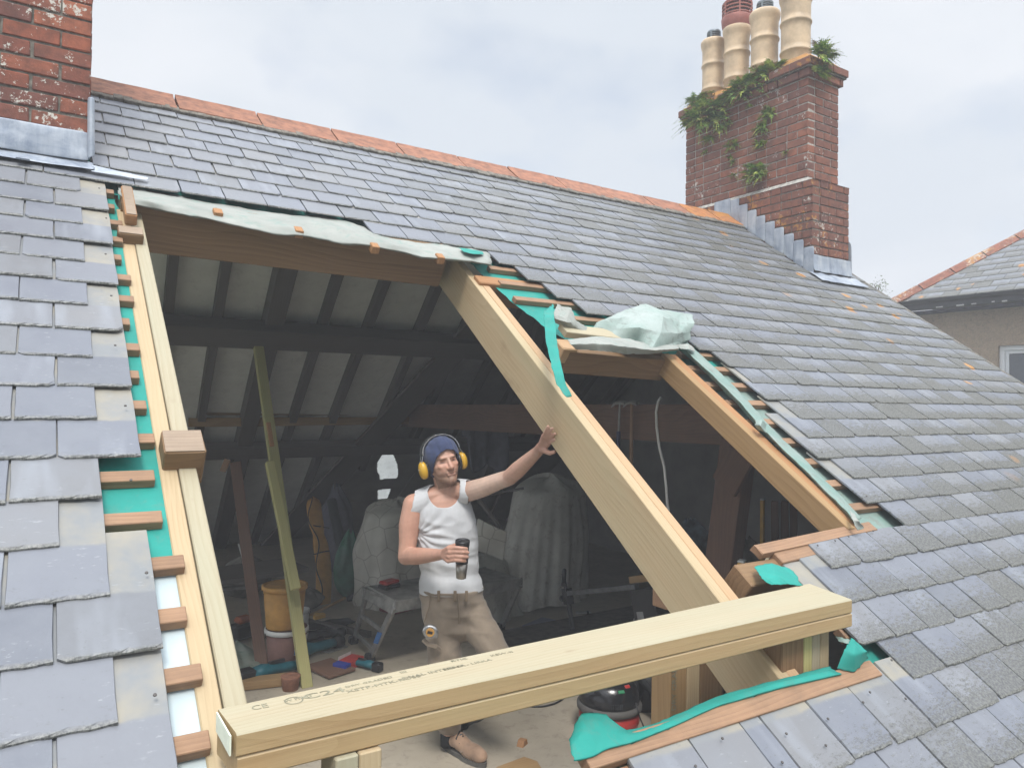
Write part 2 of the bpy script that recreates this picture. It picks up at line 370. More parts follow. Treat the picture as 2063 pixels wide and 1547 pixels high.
def mat_brick(name, cols, lichen=None, lamt=0.5, orange=0.0, lscale=9):
    m, t, b = NM(name, 0.85, 0.25)
    oi = N(t, 'ShaderNodeObjectInfo'); at = N(t, 'ShaderNodeAttribute', attribute_name='rnd')
    r = math_(t, 'FRACT', math_(t, 'ADD', oi.outputs['Random'], at.outputs['Fac']))
    n = len(cols)
    c = ramp(t, r, [(i/(n-1), q) for i, q in enumerate(cols)])
    v = coords(t, 'World', seed=False)
    c = mix(t, ramp(t, tex(t, 'ShaderNodeTexNoise', v, 16, 5, 0.65), [(0.35, 0.55), (0.6, 0.0)]), c, (0.075, 0.045, 0.038))
    if lichen:
        f = math_(t, 'ADD', tex(t, 'ShaderNodeTexNoise', v, 40, 5, 0.75), math_(t, 'MULTIPLY', tex(t, 'ShaderNodeTexNoise', v, lscale, 2, 0.5), 0.6))
        c = mix(t, ramp(t, f, [(0.93 - lamt*0.15, 0.0), (0.95 - lamt*0.15, 0.85)]), c, lichen)
    if orange:
        f = math_(t, 'ADD', tex(t, 'ShaderNodeTexNoise', v, 18, 5, 0.7), math_(t, 'MULTIPLY', tex(t, 'ShaderNodeTexNoise', v, 4, 2, 0.5), 0.7))
        c = mix(t, ramp(t, f, [(1.0-orange*0.2, 0.0), (1.06-orange*0.2, 0.8)]), c, (0.42, 0.20, 0.05))
    L(t, c, b.inputs['Base Color'])
    bump(t, b, tex(t, 'ShaderNodeTexNoise', v, 90, 5, 0.7), 0.5, 0.005)
    return m
BR = [(0.36, 0.12, 0.07), (0.30, 0.10, 0.065), (0.23, 0.085, 0.062), (0.40, 0.14, 0.08), (0.17, 0.075, 0.062), (0.33, 0.115, 0.07)]
MAT['brick'] = mat_brick('weathered red brick', BR, (0.62, 0.62, 0.56), 0.08, -.2)
BR2 = [(0.25, 0.105, 0.070), (0.20, 0.085, 0.060), (0.30, 0.115, 0.070), (0.165, 0.075, 0.058), (0.24, 0.10, 0.066)]
MAT['brick_far'] = mat_brick('old red brick', BR2, (0.6, 0.6, 0.55), -.3, -0.3)
MAT['brick_base'] = mat_brick('lichened red brick', BR2, (0.6, 0.6, 0.55), -.25, 0.1)
MAT['mortar'] = plain('mortar', (0.19, 0.175, 0.15), 0.95, 0.1, var=0.4, scale=30, bmp=0.6, bscale=80)
MAT['mortar_pale'] = plain('pale mortar', (0.42, 0.40, 0.36), 0.95, 0.1, var=0.3, scale=30, bmp=0.5, bscale=60)
MAT['terracotta'] = mat_brick('terracotta ridge', [(0.38, 0.175, 0.11), (0.34, 0.16, 0.10), (0.41, 0.195, 0.125)], None, 0, -.2)
MAT['terracotta_orange'] = mat_brick('lichened terracotta', [(0.50, 0.22, 0.08), (0.47, 0.20, 0.08), (0.52, 0.21, 0.09)], None, 0, 0.55)
MAT['hip_tile'] = mat_brick('dull terracotta', [(0.24, 0.095, 0.062), (0.29, 0.11, 0.07)], (0.6, 0.6, 0.5), 0.25, 0.3, 4)
def mat_lead():
    m, t, b = NM('lead', 0.45, 0.6); b.inputs['Metallic'].default_value = 0.25
    v = coords(t, 'World', seed=True)
    f = tex(t, 'ShaderNodeTexNoise', v, 6, 6, 0.65, 0.6)
    st = tex(t, 'ShaderNodeTexNoise', coords(t, 'World', scale=(9, 9, 1.2)), 2, 4, 0.6)
    c = ramp(t, math_(t, 'ADD', math_(t, 'MULTIPLY', f, 0.6), math_(t, 'MULTIPLY', st, 0.4)), [(0.36, (0.20, 0.24, 0.31)), (0.5, (0.34, 0.38, 0.44)), (0.66, (0.50, 0.53, 0.56))])
    L(t, c, b.inputs['Base Color']); L(t, ramp(t, f, [(0.3, 0.35), (0.7, 0.6)]), b.inputs['Roughness'])
    bump(t, b, tex(t, 'ShaderNodeTexNoise', v, 22, 3, 0.5), 0.3, 0.006); return m
MAT['lead'] = mat_lead()
def mat_sheet(name, a, c2, stain=None, rough=0.75, trans=0.0, sc=7):
    m, t, b = NM(name, rough, 0.35)
    v = coords(t, 'World', seed=False)
    c = ramp(t, tex(t, 'ShaderNodeTexNoise', v, sc, 5, 0.6), [(0.32, c2), (0.68, a)])
    if stain: c = mix(t, ramp(t, tex(t, 'ShaderNodeTexNoise', v, 13, 6, 0.75, 0.5), [(0.53, 0.0), (0.68, 0.75)]), c, stain)
    L(t, c, b.inputs['Base Color'])
    bump(t, b, tex(t, 'ShaderNodeTexNoise', v, 60, 3, 0.6), 0.2, 0.003)
    if trans:
        tr = N(t, 'ShaderNodeBsdfTranslucent'); L(t, c, tr.inputs['Color'])
        mxs = N(t, 'ShaderNodeMixShader'); mxs.inputs[0].default_value = trans
        L(t, b.outputs[0], mxs.inputs[1]); L(t, tr.outputs[0], mxs.inputs[2]); L(t, mxs.outputs[0], t.nodes['Material Output'].inputs[0])
    return m
MAT['teal'] = mat_sheet('teal membrane', (0.022, 0.30, 0.25), (0.02, 0.24, 0.20), (0.08, 0.24, 0.20))
MAT['teal_dirty'] = mat_sheet('dusty teal membrane', (0.17, 0.28, 0.245), (0.26, 0.32, 0.29), (0.20, 0.21, 0.185))
MAT['pale_sheet'] = mat_sheet('pale membrane', (0.34, 0.35, 0.32), (0.27, 0.285, 0.26), (0.20, 0.29, 0.255))
MAT['pale_sheet2'] = mat_sheet('pale mint membrane', (0.36, 0.40, 0.38), (0.25, 0.34, 0.305), (0.18, 0.19, 0.17), sc=3)
MAT['white_sheet'] = mat_sheet('white membrane', (0.52, 0.60, 0.62), (0.46, 0.55, 0.58))
MAT['underlay'] = mat_sheet('grey underlay seen from inside', (0.80, 0.80, 0.77), (0.72, 0.72, 0.69), (0.64, 0.64, 0.62), rough=0.9)
MAT['iron'] = plain('rusty nail', (0.115, 0.105, 0.10), 0.6, 0.5, 0.6)
# ================================================================== GROUND
g = MB().box((-160, -160, -7.6), (160, 160, -7.2)).build('ground', plain('garden grass', (0.06, 0.09, 0.03), 0.95, 0.2, var=0.5, scale=2))
tag(g, kind='structure')

# ================================================================== MAIN ROOF (slates, battens, ridge)
roof = thing('slate_roof', RP(3, 2), 'blue grey slate roof with a big opening cut into it', 'roof')
TT = [.365,.525,.685,.845,1.005,1.165,1.325,1.485,1.655,1.82,1.99,2.16,2.32,2.47,2.62,2.775,2.925,3.08,3.235,3.385,3.535,3.685,3.835,3.985,4.125,4.275,4.43,4.573,4.72,4.87,5.02,5.17,5.32,5.47,5.62,5.77,5.92]
ST = {0:.2,1:.2,2:.2,3:.2,4:.2,5:.2,6:.2,7:.2,8:1.47,9:2.165,10:2.27,11:2.365,12:2.47,13:2.965,14:3.07,15:3.165,16:3.21,17:3.165,18:3.27,19:3.165,20:3.07,21:3.165,22:3.07,23:3.165,
      24:2.47,25:2.365,26:2.27,27:2.365,28:1.59,29:1.2}
LEN = {24:.15,25:.27,28:.24}
TL = [1.482+.159*i for i in range(0, 24)]
SM = {}
def slate_mesh(w, ln, k):
    key = (round(w, 3), ln, k)
    if key in SM: return SM[key]
    rr = random.Random(hash(key) & 0xffff); mb = MB(); t = .008
    n = 13; hw = w/2 - .0028
    def edge(y): return (rr.uniform(-.0016, .0016))
    bot = [(-hw + 2*hw*i/(n-1), rr.uniform(0, .004)) for i in range(n)]
    if rr.random() < .3: bot[rr.choice((0, n-1))] = (bot[0][0] if rr.random() < 0 else bot[-1][0]*(1 if False else 1), .012)
    bot[0] = (-hw, bot[0][1] + (.010 if rr.random() < .25 else 0)); bot[-1] = (hw, bot[-1][1] + (.010 if rr.random() < .25 else 0))
    right = [(hw + edge(0), ln*f) for f in (.18, .4, .7)] + [(hw - .002, ln)]
    left = [(-hw + .002, ln)] + [(-hw + edge(0), ln*f) for f in (.7, .4, .18)]
    out = bot + right + left; m = len(out)
    top = []
    for i, (x, y) in enumerate(out):
        if i < n: top.append((x*.993, y + rr.uniform(.001, .012), t))
        else: top.append((x - math.copysign(rr.uniform(.0002, .002), x), y, t))
    mid = [(x, y + .0006, t*.55) if i < n else (x, y, t*.5) for i, (x, y) in enumerate(out)]
    vs = [(x, y, 0) for x, y in out] + mid + top
    fs = [tuple(range(2*m, 3*m)), tuple(range(m))[::-1]]
    for a in (0, m):
        fs += [(a+i, a+(i+1) % m, a+m+(i+1) % m, a+m+i) for i in range(m)]
    mb.add(vs, fs); me = mb.mesh('slate')
    uv = me.uv_layers.new(name='UVMap'); 
    for l in me.loops:
        co = me.vertices[l.vertex_index].co; uv.data[l.index].uv = (co.x, co.y)
    me.materials.append(MAT['slate']); SM[key] = me; return me
slates = []
def put_slate(x0, x1, u, ln, lift=0.0):
    w = x1 - x0; k = R.randrange(9)
    jit = R.uniform(-.004, .004); rz = R.uniform(-.006, .006)
    o = RP((x0+x1)/2, u + jit, -.008 + lift + R.uniform(-.0015, .002))
    s_ = .021/.37
    Y = (RU - RN * s_).normalized(); X = Vector((1, 0, 0)) + Y * rz
    M = frame(o, X, y=Y)
    slates.append((M, w, ln, k))
for i, u in enumerate(TT):
    xs = ST.get(i, 1.2 + (i % 2)*.1)
    ph = (.07 if i % 2 == 0 else .165) % .2
    if i == 16: ph = .01
    j = math.floor((xs - ph)/.2 + .5); x = ph + .2*j
    if x < xs - .03: x0 = x + .2 if (x + .2 - xs) < .12 else x
    x0 = xs
    nx = x if x > x0 + .03 else x + .2
    while x0 < 6.5:
        nx2 = min(nx + R.uniform(-.003, .003), 6.52)
        if nx2 - x0 > .03 and not (x0 > 5.66 and nx2 < 6.27 and u < 1.16):
            put_slate(x0, nx2, u, LEN.get(i, .37) if u > .5 else u - .06)
        x0 = nx2; nx += .2
    if i == 24: pass
# extra exposed slates round the small opening and the bottom edge
for x0, x1 in ((1.20, 1.40), (1.40, 1.59)):
    put_slate(x0, x1, TT[28] + .0, .24)
# left-hand field
for i, u in enumerate(TL):
    full = (i % 2 == 0)
    end = .25 if full else .152
    if i == 14: end = .057
    if i == 23: end = .152
    x1 = end + R.uniform(-.004, .004)
    if i == 0: x1 = .21
    k = 0
    while x1 > -1.5:
        w = .2 + (R.uniform(-.012, .012) if k else 0)
        put_slate(x1 - w, x1, u, .37 if u > 1.6 else .17)
        x1 -= w; k += 1
# slates past the chimney's far-left side
for i, u in enumerate(TT[:7]):
    x1 = -.62
    while x1 > -1.5: put_slate(x1-.2, x1, u, .3 if u > .5 else u-.06); x1 -= .2
def pix(p):
    c = ROT.transposed() @ Vector(p)
    return (PW/2 + FPX*c.x/-c.z, PH/2 - FPX*c.y/-c.z, -c.z)
def score(M):
    p = pix(M @ Vector((0, .08, 0)))
    if p[2] <= .1: return 1e9
    off = 0 if (-60 < p[0] < PW+60 and -60 < p[1] < PH+60) else 100
    return p[2] + off
slates.sort(key=lambda s: score(s[0]))
for M, w, ln, k in slates[:300]:
    obj('slate', slate_mesh(round(w, 2) if abs(w-.2) > .006 else .2, ln, k), None, roof, M)
rest = MB(); uvs = []; rn = []
for M, w, ln, k in slates[300:]:
    me = slate_mesh(round(w, 2) if abs(w-.2) > .006 else .2, ln, k)
    vs = [M @ v.co for v in me.vertices]; rest.add(vs, [tuple(p.vertices) for p in me.polygons])
    uvs += [(v.co.x, v.co.y) for v in me.vertices]; rn += [R.random()] * len(vs)
me = rest.mesh('slates')
uv = me.uv_layers.new(name='UVMap')
for l in me.loops: uv.data[l.index].uv = uvs[l.vertex_index]
a = me.attributes.new('rnd', 'FLOAT', 'POINT'); a.data.foreach_set('value', rn)
me.materials.append(MAT['slate'])
tag(obj('slate_field', me, None, roof), kind='stuff')
# nails on the exposed slates
nm = MB().lathe([(.0001, .0028), (.0035, .0024), (.004, 0)], 8).mesh('nail'); nm.materials.append(MAT['iron'])
for i in range(1, 22, 2):
    if i >= len(TL): break
    u = TL[i] - .05 + R.uniform(-.01, .01)
    obj('nail', nm, None, roof, frame(RP(.222 + R.uniform(-.012, .012), u, .004), (1, 0, 0), z=RN))
for x, u in ((1.49,4.56),(1.70,4.60),(1.88,4.60),(2.06,4.59),(1.36,4.60),(2.33,4.50),(2.24,4.62),(2.12,4.57),(3.13,2.90),(3.12,3.21),(3.13,3.5),(3.1,3.8),(2.5,4.02),(2.62,4.01),(2.72,4.0),(2.9,3.99),(1.62,4.66),(1.8,4.66)):
    obj('nail', nm, None, roof, frame(RP(x, u, .0035), (1, 0, 0), z=RN))

# battens (child boards that carry the slates; their sawn ends show at the opening)
def rboard(name, x0, x1, u, ntop, w, h, mat, parent=None, du=0, **k):
    return board(name, RP(x0, u, ntop), RP(x1, u+du, ntop), w, h, RN, mat, parent, **k)
for i, u in enumerate(TL[1:22]):
    ub = u - .105
    rboard('batten', -1.5, .283 + R.uniform(-.012, .016) + (.0 if i < 14 else .03), ub, -.027, .042, .028, MAT['batten'], roof, c=.002)
for i, u in enumerate(TT[8:14]):
    rboard('batten', [2.085, 2.105, 2.09, 2.10, 2.30, 2.9][i], 6.4, u + .01, -.027, .042, .028, MAT['batten'], roof, c=.002)
for i, u in enumerate(TT[14:23]):
    rboard('batten', [2.93, 2.885, 2.89, 2.90, 2.91, 2.88, 2.92, 2.93, 2.93][i], 6.4, u - .012 if i else u, -.027, .042, .028, MAT['batten'], roof, c=.002)
rboard('batten', 1.09, 2.25, 4.503, -.004, .055, .035, MAT['batten'], roof, c=.002)
rboard('batten', 1.10, 1.5, 4.56, -.03, .05, .03, MAT['batten'], roof, c=.002)
rboard('batten', 2.26, 2.40, 4.36, -.02, .045, .03, MAT['batten'], roof, c=.002)
rboard('batten', 2.30, 3.1, 4.06, -.045, .045, .03, MAT['batten'], roof, c=.002)

# roofing membrane under the battens, laid round the opening (torn edges)
def rag(pts, amp=.008, step=.05):
    out = []
    for i in range(len(pts)):
        a, b = Vector((*pts[i][:2], 0)), Vector((*pts[(i+1) % len(pts)][:2], 0)); n = max(1, int((b-a).length/step)) if len(pts[i]) > 2 else 1
        for j in range(n):
            p = a.lerp(b, j/n); 
            if j and n > 1: p += Vector((R.uniform(-amp, amp), R.uniform(-amp, amp), 0))
            out.append((p.x, p.y))
    return out
def rsheet(name, poly, n, mat, parent=None, th=.0015):
    M = frame(RP(0, 0, n), (1, 0, 0), z=RN)
    mb = MB().prism([(x, -u) for x, u in poly][::-1], -th, 0, M)
    return mb.build(name, mat, parent)
mem = thing('roofing_membrane', RP(.3, 3, -.05), 'teal roofing membrane showing between the battens round the opening', 'roofing felt')
rsheet('upper_sheet', [(-1.6, .1), (6.45, .1), (6.45, 1.72), (2.03, 1.72), (1.9, 1.6), (.30, 1.55), (.30, 1.5), (-1.6, 1.5)], -.056, MAT['teal'], mem)
left_edge = rag([(-1.6, 1.5), (.285, 1.55, 1), (.318, 1.9, 1), (.300, 2.05, 1), (.322, 2.25, 1), (.298, 2.33, 1), (.318, 2.62, 1), (.300, 2.70, 1), (.318, 2.98, 1), (.305, 3.05, 1), (.312, 3.42, 1), (.345, 3.72), (-1.6, 3.66)], .005, .03)
rsheet('left_sheet', left_edge, -.0555, MAT['teal'], mem)
rsheet('left_lower_sheet', [(-1.6, 3.64), (.335, 3.60), (.335, 3.66), (.30, 6.3), (-1.6, 6.3)], -.060, MAT['white_sheet'], mem)
re_ = rag([(6.45, 1.70), (6.45, 2.72), (2.9, 2.72), (2.30, 2.60, 1), (2.18, 2.42, 1), (2.09, 2.15, 1), (2.06, 1.95, 1), (2.03, 1.70)], .008, .035)
rsheet('right_sheet', re_, -.057, MAT['teal'], mem)
rsheet('right_lower_sheet', rag([(6.45, 2.70), (6.45, 3.95), (2.89, 3.95), (2.88, 3.5, 1), (2.87, 3.1, 1), (2.88, 2.70, 1)], .008, .05), -.057, MAT['teal_dirty'], mem)
rsheet('bottom_sheet', [(6.45, 3.93), (6.45, 6.3), (1.08, 6.3), (1.08, 4.50), (2.26, 4.47), (2.30, 4.40), (2.30, 4.02), (2.9, 3.93)], -.058, MAT['teal'], mem)
# rear deck of the front slope so that no daylight leaks through
# ridge
cols = [.15, .44, .68, 1.18, 1.68, 2.17, 2.67, 3.12, 3.60, 4.09, 4.58, 5.07, 5.43, 5.74]
cols = [-.06, .44, .685, 1.18][0:0] + [-.02, .685-.245, ] [0:0] + [.19, .445+.24, 1.18, 1.68, 2.17, 2.675, 3.125, 3.595, 4.09, 4.58, 5.02, 5.40, 5.73]
def ridge_mesh(ln):
    mb = MB(); w = .235; t = .014; r = .03
    sec = []
    for s_ in (-1, 1):
        pass
    outer = [(-w, 0), (-.03, 0), (0, .012), (.03, 0), (w, 0)]
    P_ = []
    for d, n_ in outer:
        sg = -1 if d < 0 else 1
        ad = abs(d); P_.append((sg*(ad*CP) if d else 0, -ad*SP + (n_*1.0 if d == 0 else .004)))
    Q_ = [(y*.985, z - t*1.3) for y, z in P_]
    n = len(P_)
    seg = 6
    vs = []
    for i in range(seg+1):
        x = ln*i/seg
        for y, z in P_: vs.append((x, y, z + .001*math.sin(i*2.1+y*9)))
        for y, z in Q_: vs.append((x, y, z))
    fs = []
    m = 2*n
    for i in range(seg):
        a, b = i*m, (i+1)*m
        for j in range(n-1):
            fs.append((a+j, b+j, b+j+1, a+j+1)); fs.append((a+n+j, a+n+j+1, b+n+j+1, b+n+j))
        fs.append((a, a+n, b+n, b)); fs.append((a+n-1, b+n-1, b+2*n-1, a+2*n-1))
    for a in (0, seg*m):
        for j in range(n-1): fs.append((a+j, a+j+1, a+n+j+1, a+n+j))
    mb.add(vs, fs); return mb
for i in range(len(cols)-1):
    ln = cols[i+1]-cols[i]-.012
    M = Matrix.Translation(Vector((cols[i]+.006, YR + R.uniform(-.003, .003), ZR + .012 + R.uniform(-.003, .003)))) @ Matrix.Rotation(R.uniform(-.006, .006), 4, 'X')
    ridge_mesh(ln).build('ridge_tile', MAT['terracotta_orange'] if i > 9 else MAT['terracotta'], roof, M)
mb = MB()
for s_ in (1,):
    xs = [.19 + .05*i for i in range(111)]
    for k in range(len(xs)-1):
        u0 = .252 + R.uniform(-.004, .012)
        M = frame(RP(xs[k]+.025, u0, .002), (1, 0, 0), z=RN)
        mb.box((-.027, -.012, -.02), (.027, .06, .008 + R.uniform(0, .004)), M, c=.004)
mb.build('ridge_mortar', MAT['mortar'], roof)

# verge: mortar fillet and undercloak at the right-hand gable
mb = MB()
for k in range(60):
    u = .1 + k*.1
    M = frame(RP(6.50, u, -.03), RU, z=RN); mb.box((-.052, -.03, -.03), (.052, .02 + R.uniform(-.006, .006), .026), M, c=.006)
mb.build('verge_mortar', MAT['mortar'], roof)

# ================================================================== CHIMNEYS
def brick_mesh(l, w, h, k):
    rr = random.Random(k*7+int(l*1000)); mb = MB().box((0, 0, 0), (l, w, h), c=.004)
    for v in mb.v: v += Vector((rr.uniform(-1, 1), rr.uniform(-1, 1)*.6, rr.uniform(-1, 1)))*.0018
    return mb.mesh('brick')
BM = {}
def brick(parent, o, ax, ay, l, w, mat, h=.065):
    """o = lower front corner, ax along the face, ay into the wall"""
    k = (round(l, 3), round(w, 3), mat, R.randrange(4), h)
    if k not in BM:
        BM[k] = brick_mesh(l, w, h, k[3]); BM[k].materials.append(MAT[mat])
    j = Vector((R.uniform(-1, 1), R.uniform(-1, 1), R.uniform(-1, 1)*.5))*.0018
    obj('brick', BM[k], None, parent, frame(Vector(o)+j, ax, y=ay))
# ---- left chimney
lc = thing('brick_chimney', (-.2, 4.2, 1.0), 'near red brick chimney speckled with white lichen at the left edge', 'chimney', 'brick chimneys on the ridge')
LY = 3.914
MB().box((-.6, LY+.008, .9), (.183, 5.0, 3.2)).build('mortar_core', MAT['mortar'], lc)
for c in range(24):
    z = 1.185 + c*.0745 - .0
    x = .19
    seq = [.11, .225, .225, .225] if c % 2 else [.225, .225, .225, .11]
    if c % 2 == 0: seq = [.235-.0, .215, .225, .11]
    if c % 2 == 1: seq = [.125, .225, .225, .21]
    for l in seq:
        brick(lc, (x - l + .005, LY, z), (1, 0, 0), (0, 1, 0), l - .011, .1, 'brick')
        x -= l
    # side face to the right (seen only from other viewpoints)
    yy = LY + .105
    for l in (.215, .215, .215, .215): 
        mbk = None
        brick(lc, (.19, yy, z), (0, 1, 0), (-1, 0, 0), l - .01, .1, 'brick'); yy += l
# lead apron and side upstand
def lead_strip(pts_top, pts_bot, name, parent, n=14, wob=.004, th=.003):
    a, b = pts_top; c, d = pts_bot
    def fn(u, v):
        p = a.lerp(b, u).lerp(c.lerp(d, u), v)
        return p + Vector((0, -1, .3)).normalized() * wob * noise.noise(Vector((u*6, v*4, 3.3)))
    o = MB().grid(fn, n, 6).build(name, MAT['lead'], parent, smooth=True)
    return sub(o, 1, th)
V = Vector
lead_strip((V((-.6, LY-.012, 1.182)), V((.188, LY-.012, 1.186))), (V((-.6, LY-.02, 1.045)), V((.192, LY-.02, 1.050))), 'lead_apron_upstand', lc)
lead_strip((RP(-.6, 1.325, .012), RP(.205, 1.325, .012)), (RP(-.6, 1.445, .018), RP(.21, 1.43, .018)), 'lead_apron', lc, wob=.008)
lead_strip((RP(.19, 1.36, .014), RP(.43, 1.405, .012)), (RP(.19, 1.44, .014), RP(.42, 1.44, .012)), 'lead_tongue', lc, wob=.003)
p0, p1 = V((.182, LY-.018, 1.34)), V((.205, LY-.018, 1.355))
def fn(u, v):
    x = .172 + .03*u; z = 1.345 - .29*v*(1 if u < .5 else 1) + .02*u*v
    return V((x + .006*v, LY - .012 - .02*math.sin(u*pi) - .012*v, z))
sub(MB().grid(fn, 4, 8).build('lead_upstand', MAT['lead'], lc, smooth=True), 1, .003)
MB().box((-.02, -.012, -.004), (.03, .02, .004), frame(RP(-.07, 1.45, .03), (1, 0, 0), z=RN)).build('lead_clip', MAT['lead'], lc)

# ---- right chimney
rc = thing('brick_chimney', (5.95, 4.8, 1.0), 'tall red brick chimney stack with four pots and ferns growing from it', 'chimney', 'brick chimneys on the ridge')
UX0, UX1, UY0, UY1 = 5.74, 6.19, 4.135, 5.62      # upper stack
BX0, BX1, BY0, BY1 = 5.713, 6.245, 4.06, 5.68     # base
ZB = 1.985
MB().box((UX0+.008, UY0+.008, ZB-.05), (UX1-.008, UY1-.008, 3.12)).build('mortar_core', MAT['mortar_pale'], rc)
MB().box((BX0+.008, BY0+.008, .2), (BX1-.008, BY1-.008, ZB-.012)).build('mortar_core', MAT['mortar'], rc)
def courses(x0, x1, y0, y1, z, n, mat, faces='LF', off=0, dz=.0748):
    for c in range(n):
        zz = z + c*dz
        odd = (c+off) % 2
        y = y0
        ln = [.112] if odd else [.225]
        while sum(ln) < (y1-y0)-.25: ln.append(.112 if R.random() < .22 else .225)
        ln.append((y1-y0)-sum(ln))
        if ln[-1] > .24: q_ = ln.pop(); ln += [.112, q_-.112]
        for l in ln:
            if l > .04 and 'L' in faces: brick(rc, (x0, y + l - .005, zz), (0, -1, 0), (1, 0, 0), l - .01, .1, mat)
            y += l
        W_ = x1-x0
        seq = [.225, W_-.225] if odd else [.112, .225, W_-.337]
        if W_ > .5: seq = [.225, .225, W_-.45] if odd else [.112, .225, W_-.337]
        x = x0
        for i, l in enumerate(seq):
            if l > .03: brick(rc, (x + .005 + (.1 if i == 0 else 0), y0, zz), (1, 0, 0), (0, 1, 0), l - .01 - (.1 if i == 0 else 0), .1, mat)
            x += l
courses(UX0, UX1, UY0, UY1, ZB + .03, 12, 'brick_far')
courses(BX0, BX1, BY0, BY1, 1.165, 11, 'brick_base', off=1)
courses(UX0-.03, UX1+.03, UY0-.03, UY1+.03, 2.918, 1, 'brick_far', off=1, dz=.08)
courses(UX0-.06, UX1+.06, UY0-.06, UY1+.06, 3.000, 1, 'brick_base', dz=.08)
MB().box((UX0-.045, UY0-.045, 2.985), (UX1+.045, UY1+.045, 2.998)).build('mortar_bed', MAT['mortar'], rc)
# ledge fillet where the stack steps in
mb = MB()
for (a, b) in (((BX0, BY0), (BX0, BY1)), ((BX0, BY0), (BX1, BY0)), ((BX1, BY0), (BX1, BY1))):
    pass
def fr(x0, y0, x1, y1, z): return [V((x0, y0, z)), V((x1, y0, z)), V((x1, y1, z)), V((x0, y1, z))]
lo = fr(BX0-.004, BY0-.004, BX1+.004, BY1, ZB-.012); hi = fr(UX0-.002, UY0-.002, UX1+.002, UY1, ZB+.025)
mb.add(lo+hi, [(0,1,5,4),(1,2,6,5),(2,3,7,6),(3,0,4,7)]); mb.build('ledge_mortar', MAT['mortar_pale'], rc)
# flaunching
mb = MB()
def fl_(u, v):
    x = UX0-.05 + (UX1-UX0+.1)*u; y = UY0-.05 + (UY1-UY0+.1)*v
    e_ = min(u, 1-u)*2*(UX1-UX0+.1)/2; f_ = min(v, 1-v)*2*(UY1-UY0+.1)/2
    d = min(e_, f_)
    return V((x, y, 3.07 + min(.10, d*.9) + .012*noise.noise(V((x*9, y*9, 0)))))
mb.grid(fl_, 16, 40); mb.build('flaunching', mat_brick('lichened mortar cap', [(0.30, 0.18, 0.08), (0.33, 0.17, 0.06)], None, 0, 1.2), rc, smooth=True)
mb = MB().box((UX0-.05, UY0-.05, 3.0), (UX1+.05, UY1+.05, 3.072)); mb.build('cap_bed', MAT['mortar'], rc)
# stepped lead flashing up the left face
k = 0
y = BY0 - .02
while y < YR + .12:
    step = .1035
    zr = ZR - abs(YR - y)*math.tan(PT) if y < YR else ZR
    yb = y + step
    ztop = (ZR - max(0, (YR - yb))*math.tan(PT)) + .175
    zb0 = ZR - max(0, YR - y)*math.tan(PT) - .01; zb1 = ZR - max(0, YR - yb)*math.tan(PT) - .01
    X = BX0 - .006 - .003*(k % 2)
    def fn(u, v, y=y, yb=yb, ztop=ztop, zb0=zb0, zb1=zb1, X=X):
        yy = y + (yb + .008 - y)*u; z0 = zb0 + (zb1-zb0)*u
        return V((X - .004*v - .004*math.sin(u*pi)*v - .003*noise.noise(V((yy*20, v*3, k))), yy, ztop + (z0-ztop)*v))
    sub(MB().grid(fn, 4, 6).build('lead_step', MAT['lead'], rc, smooth=True), 1, .003)
    y = yb; k += 1
def fn(u, v):
    z = 1.305 - .15*v; x = BX0 - .012 + (BX1 - BX0 + .03)*u
    return V((x, BY0 - .008 - .006*math.sin(u*22)*v - .02*v*v, z + .004*noise.noise(V((u*5, 0, 0)))))
sub(MB().grid(fn, 24, 5).build('lead_apron_upstand', MAT['lead'], rc, smooth=True), 1, .003)
def fn(u, v):
    p = RP(BX0 - .06 + (BX1 - BX0 + .16)*u, 1.16 + .17*v, .012 + .006*noise.noise(V((u*7, v*3, 9))))
    return p
sub(MB().grid(fn, 20, 6).build('lead_apron', MAT['lead'], rc, smooth=True), 1, .003)
sub(MB().grid(lambda u, v: V((BX1 + .012 + .01*v, BY0 + .35*u - .02, 1.5 - .35*v + .25*u - .02)), 6, 4).build('lead_step', MAT['lead'], rc, smooth=True), 1, .003)

